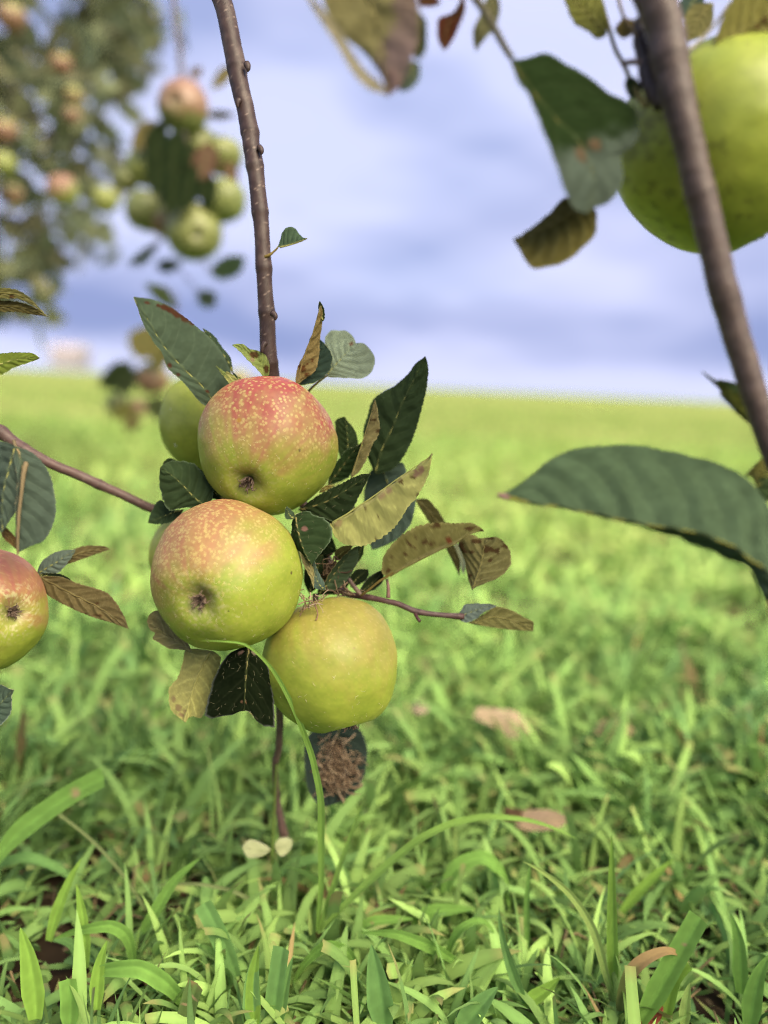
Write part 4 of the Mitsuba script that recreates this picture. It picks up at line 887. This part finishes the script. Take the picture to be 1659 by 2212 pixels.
def blade(owner, name, view, pts, width, h0=.03, dz=0.0, col=MID, tipw=2.4, basew=.55, spots=(), brown=None, zs=None, lift=0.0, cut=False, tilt=.35):
    P2 = spline(pix(view, pts), 40)
    t = np.linspace(0, 1, 40)
    z0 = float(ground_depth(P2[:1], h0)[0]) if zs is None else None
    z = z0 + dz * t + lift * np.sin(np.pi * t) if zs is None else spline(np.array(zs, float)[:, None], 40)[:, 0]
    C = at(P2, z)
    wm = width / VIEWS[view][2] * .6636 * z / FOC / 2
    prof = np.clip(basew + 1.6 * t, 0, 1) * ((1 - .08 * t) if cut else np.clip(1 - t ** tipw, 0, 1) ** .85)
    d = np.gradient(C, axis=0)
    d /= np.linalg.norm(d, axis=1, keepdims=True)
    vw = CAM - C
    vw /= np.linalg.norm(vw, axis=1, keepdims=True)
    s = np.cross(d, vw)
    s /= np.linalg.norm(s, axis=1, keepdims=True)
    n = np.cross(s, d)
    s = s * math.cos(tilt) + n * math.sin(tilt)
    n = np.cross(s, d)
    w = (wm * prof / math.cos(tilt))[:, None]
    us = np.array([-1, -.66, -.33, 0, .33, .66, 1])
    off = np.array([.10, .02, -.04, -.16, -.04, .02, .10])
    v = C[:, None] + s[:, None] * w[:, None] * us[None, :, None] + n[:, None] * w[:, None] * off[None, :, None] * 1.2
    c = np.ones(v.shape) * np.asarray(col)
    q = v * 1000
    c = c * (1 + .35 * (meshkit.fbm(q / 7, 3, seed=3) - .5) + .25 * (meshkit.fbm(q / np.array([1.2, 1.2, 6]), 2, seed=4) - .5))[..., None]
    c[:, 3] *= 1.25
    c[:, [0, 6]] *= 1.2
    if brown is not None:
        m = (sm(brown - .08, brown + .08, t[:, None] + .25 * (meshkit.fbm(q / 4, 2, seed=6) - .5)) * .85)[..., None]
        c = c * (1 - m) + np.array([.40, .26, .13]) * m
    for (pt, pu, rad) in spots:
        dd = np.sqrt(((t[:, None] - pt) * len(t) * .55) ** 2 + ((us[None] - pu) * 1.6) ** 2) / rad
        m = (.9 * sm(1.2, .7, dd))[..., None]
        c = c * (1 - m) + np.array([.50, .36, .20]) * m
    return part(name, owner, v.reshape(-1, 3), grid_faces(40, 7), 'blade_skin', color=np.clip(c, .01, .9).reshape(-1, 3))


def single(label, *a, group=None, **k):
    o = thing('grass_shoot', label, 'grass shoot', group)
    kk = blade(o, 'blade', *a, **k)
    return kk


SD = thing('sedge_plant', 'tall thin sedge tuft whose longest blade arches over the middle apple', 'plant')
SC = np.array([.22, .38, .08])
blade(SD, 'blade', 'P', [(684, 2010), (694, 1900), (694, 1750), (678, 1650), (655, 1580), (620, 1500), (575, 1430), (515, 1388), (432, 1384)], 16, zs=[.535, .52, .49, .47, .45, .43, .420, .412, .405], col=(.25, .44, .09), tipw=2.2, tilt=.1)
blade(SD, 'blade', 'P', [(690, 2010), (715, 1930), (752, 1820), (786, 1728)], 13, zs=[.535, .53, .525, .52], col=SC)
blade(SD, 'blade', 'P', [(686, 2015), (760, 1940), (840, 1865), (920, 1805), (990, 1775), (1060, 1764), (1130, 1770), (1200, 1790), (1250, 1815)], 16, zs=[.535, .53, .525, .52, .52, .52, .525, .53, .535], col=(.24, .41, .09), tipw=3.5)
blade(SD, 'blade', 'P', [(672, 2020), (668, 1960), (700, 1975), (668, 1985)][:2], 10, zs=[.53, .525], col=LIME)
st = thing('grass_stalk', 'upright thin green grass stalk in front of the purple stem under the apples', 'grass stalk')
scene.pop(st, None)
lab_ = labels.pop(st)
P3 = at(pix('N', [(1068, 2240), (1085, 1850), (1105, 1450)]), [.56, .555, .55])
v, f = tube(spline(P3, 20), np.linspace(.0014, .0009, 20), 8)
labels[part(st, None, v, f, 'blade_skin', color=np.tile([.20, .30, .07], (len(v), 1)))] = lab_
wp = thing('pale_leaflet', 'two-part pale cream-green leaflet lying in the grass under the apples', 'leaf')
leaf(wp, 'N', (1060, 2130), (832, 2110), [], [(980, 2075), (900, 2050)], [(990, 2180), (900, 2200)], .556, top=(.62, .66, .36), under='cream', serr=0, rib=False)
leaf(wp, 'N', (1090, 2100), (1235, 2060), [], [(1130, 2040), (1190, 2030)], [(1150, 2180), (1215, 2130)], .560, top=(.62, .66, .36), under='cream', serr=0, rib=False)

BL2 = np.array([.18, .35, .105])
YG = np.array([.27, .47, .08])
MID = np.array([.21, .40, .085])
for lab, vw, pts, wd, kw in [
    ('broad lance-shaped yellow-green blade standing upright near the bottom left corner', 'I', [(225, 1990), (190, 1650), (128, 1400)], 140, dict(col=YG)),
    ('narrower upright yellow-green blade standing right of the broad lance-shaped one at the bottom left', 'I', [(612, 1930), (625, 1700), (682, 1485)], 95, dict(col=YG)),
    ('arched green blade bending over to the left near the bottom left, its tip pointing left', 'I', [(842, 1620), (805, 1460), (690, 1395), (520, 1420), (335, 1480)], 80, dict(col=MID, lift=-.01)),
    ('long arched blade with a brown spotted left end at the bottom left', 'I', [(1165, 1890), (1030, 1745), (850, 1662), (690, 1672), (535, 1722)], 105, dict(col=MID * 1.1, brown=.93, lift=-.015, tipw=5)),
    ('broad mown blade with a ragged brown cut top at the bottom edge', 'I', [(1175, 2050), (1200, 1900), (1248, 1762)], 118, dict(col=(.15, .23, .07), cut=True, brown=.97, spots=((.5, -.4, .6), (.7, .3, .7)))),
    ('pointed upright blade at the bottom edge left of the centre', 'I', [(1625, 2060), (1600, 1850), (1650, 1520)], 118, dict(col=BL2 * 1.1)),
    ('slanting yellow-green blade leaning right on the left side', 'I', [(310, 1490), (370, 1280), (522, 958)], 72, dict(col=YG)),
    ('upright pale blade beside the slanting one on the left side', 'I', [(540, 1660), (530, 1400), (485, 1125)], 80, dict(col=YG * .95)),
    ('very broad blunt blade with a pale brown spot rising from the left edge', 'I', [(-60, 1020), (120, 800), (260, 690), (450, 560), (655, 450)], 130, dict(col=MID * 1.05, cut=True, spots=((.78, .1, .8),), h0=.05, basew=.45)),
    ('curved blade arching from the left edge under the broad spotted one', 'I', [(-40, 1050), (60, 975), (180, 960), (320, 1005), (440, 1075), (578, 1162)], 66, dict(col=BL2 * 1.1, lift=-.01)),
    ('folded blade leaning right, left of the tall sedge', 'I', [(900, 1430), (1000, 1280), (1110, 1110), (1275, 965)], 80, dict(col=MID)),
    ('broad blunt dark green blade leaning left, left of the tall sedge', 'I', [(1500, 1720), (1450, 1600), (1385, 1440), (1290, 1255)], 118, dict(col=BL2, cut=True)),
    ('thin pale seed stalk leaning left at the lower left', 'I', [(925, 1295), (700, 970), (378, 688)], 20, dict(col=(.24, .30, .12), cut=True, basew=.9)),
    ('thin arched seed head pointing left, left of the tall sedge', 'I', [(1700, 1330), (1560, 1210), (1440, 1160), (1200, 1125), (950, 1145)], 26, dict(col=(.25, .31, .13), basew=.8, lift=-.01)),
    ('squarish broad mown blade at the bottom left corner', 'I', [(440, 2050), (442, 1880), (430, 1735)], 112, dict(col=MID * 1.1, cut=True)),
    ('drooping blue-green blade with its tip down beside the squarish mown one', 'I', [(340, 1480), (440, 1500), (505, 1600), (490, 1880)], 85, dict(col=BL2, basew=.3)),
    ('long pointed blade standing at the bottom edge right of the tall sedge', 'J', [(830, 2130), (795, 1860), (754, 1610)], 165, dict(col=BL2 * 1.05)),
    ('upright pale blade at the bottom edge below the tall sedge', 'J', [(45, 2130), (45, 1850), (78, 1615)], 100, dict(col=YG * .9)),
    ('blunt broad blue-green blade right of the upright pale one at the bottom edge', 'J', [(150, 2100), (190, 1800), (215, 1630)], 108, dict(col=BL2, cut=True)),
    ('narrow drooping blue-green blade beside the blunt broad one at the bottom edge', 'J', [(200, 2100), (240, 1850), (285, 1680)], 70, dict(col=BL2)),
    ('broad blade leaning right at the bottom edge, right of the centre', 'J', [(1270, 2150), (1390, 2000), (1514, 1866)], 140, dict(col=BL2 * 1.1)),
    ('long low blade lying across the grass right of the sedge tuft', 'J', [(1260, 1715), (1060, 1605), (860, 1545), (680, 1540)], 72, dict(col=MID, lift=-.01)),
    ('small arched blade with its tip hanging left below the sedge tuft', 'J', [(660, 1740), (610, 1660), (500, 1620), (380, 1700), (280, 1872)], 66, dict(col=MID, lift=-.012)),
    ('low blade with two tan spots right of the sedge base', 'J', [(640, 1560), (800, 1470), (1010, 1458)], 70, dict(col=MID, spots=((.35, 0, .5), (.8, .3, .6)))),
    ('thin curved upright blade right of the centre at the bottom', 'J', [(1680, 1960), (1600, 1750), (1540, 1560), (1520, 1385)], 50, dict(col=BL2)),
    ('bent blade forming a small hook right of the centre', 'J', [(1215, 1670), (1290, 1520), (1400, 1468), (1505, 1570)], 50, dict(col=MID, lift=-.01)),
    ('arched blade curving behind the base of the tall sedge', 'J', [(140, 1262), (300, 1125), (440, 1095), (560, 1150), (640, 1320), (645, 1490)], 58, dict(col=BL2, lift=.0, h0=.03)),
    ('broad blade folding over to the right in the middle distance right of the sedge', 'J', [(1195, 1310), (1255, 1160), (1420, 1090), (1530, 1190), (1580, 1410)], 90, dict(col=MID * 1.1)),
    ('short broad blade lying right, below the folded one', 'J', [(1000, 1482), (1150, 1410), (1375, 1398)], 84, dict(col=MID)),
    ('narrow bright upright blade right of the sedge arch', 'J', [(1265, 1160), (1262, 1010), (1255, 895)], 34, dict(col=LIME)),
    ('broad blunt blade leaning right with pale specks at the lower right', 'K', [(890, 2080), (1050, 1800), (1245, 1450)], 128, dict(col=MID * 1.05, cut=True, spots=((.75, .1, .3),))),
    ('tall straight blurred blade at the lower right', 'K', [(740, 1960), (725, 1500), (722, 940)], 70, dict(col=YG * .9)),
    ('long thin blade arching from the lower right towards the sedge', 'K', [(740, 1970), (690, 1800), (620, 1550), (540, 1400), (440, 1280), (180, 1110)], 52, dict(col=LIME * .8, tipw=3.5)),
    ('withered half-brown blade curling over at the lower right', 'K', [(790, 2030), (830, 1800), (960, 1680), (1060, 1650), (1185, 1722)], 84, dict(col=(.24, .27, .09), brown=.40, lift=-.01, basew=.9)),
    ('upright blade with a bent top near the right edge', 'K', [(1495, 1910), (1490, 1650), (1435, 1425)], 92, dict(col=MID * 1.1)),
    ('broad blade leaning right at the bottom right corner', 'K', [(1550, 2130), (1590, 1850), (1670, 1670)], 116, dict(col=MID)),
    ('short yellow-green blade right of the leaning blunt one at the lower right', 'K', [(1045, 2070), (1080, 1850), (1172, 1718)], 96, dict(col=YG, cut=True, spots=((.5, .2, .25),))),
    ('small pointed yellow-green blade at the bottom edge right', 'K', [(1155, 2110), (1170, 1950), (1192, 1840)], 70, dict(col=LIME)),
    ('short pale curled blade below the bent ones right of the centre', 'K', [(190, 1962), (300, 1905), (412, 1808)], 84, dict(col=YG * .9)),
    ('smooth blue-green blade rising to the left, right of the centre', 'K', [(205, 1965), (110, 1750), (40, 1440)], 52, dict(col=BL2)),
    ('blurred blade leaning right behind the tall straight one', 'K', [(780, 1420), (900, 1280), (1095, 1098)], 64, dict(col=YG * .95)),
    ('slim blurred upright blade left of the thin arching one at the lower right', 'K', [(220, 1650), (212, 1400), (240, 1090)], 40, dict(col=MID)),
]:
    single(lab, vw, pts, wd, **kw)

# ------------------------------------------------------------------ fallen leaves in the grass
for lab, vw, b, t_, l, r, h, c in [
    ('pale tan fallen leaf lying on the blurred grass right of the apples', 'K', (-110, 250), (245, 390), [(-80, 190), (60, 200), (180, 230)], [(0, 300), (120, 370)], .07, (.52, .40, .26)),
    ('pinkish brown fallen leaf in the grass right of the sedge', 'K', (140, 900), (470, 860), [(200, 810), (330, 800), (420, 830)], [(240, 930), (380, 920)], .05, (.38, .28, .18)),
    ('faint brown fallen leaf far in the blurred grass, right of the pale tan one', 'K', (610, 340), (860, 330), [(680, 260), (790, 270)], [(700, 370), (800, 370)], .07, (.30, .25, .13)),
    ('dark brown fallen leaf beside the pinkish brown one', 'K', (70, 870), (190, 800), [(90, 790)], [(150, 870)], .05, (.15, .09, .05)),
    ('faint pink fallen leaf in the blurred grass close to the lowest apple', 'J', (990, 200), (1100, 200), [(1040, 140)], [(1060, 230)], .07, (.42, .34, .23)),
    ('rusty brown fallen leaf hidden among the blades at the bottom right', 'K', (860, 2060), (1030, 1990), [(900, 1960), (980, 1930)], [(900, 2110), (1000, 2080)], .03, (.22, .06, .04)),
    ('small brown fallen leaf between the blades right of the sedge base', 'J', (770, 1400), (860, 1420), [(800, 1345), (840, 1370)], [(800, 1440), (840, 1440)], .03, (.30, .16, .11))]:
    o = thing('fallen_leaf', lab, 'leaf')
    z = float(ground_depth(pix(vw, [b]), h)[0])
    leaf(None, vw, b, t_, [], l, r, z, top=c, under=c, serr=.0003, rib=False, name=o, el=.012, er=-.006)
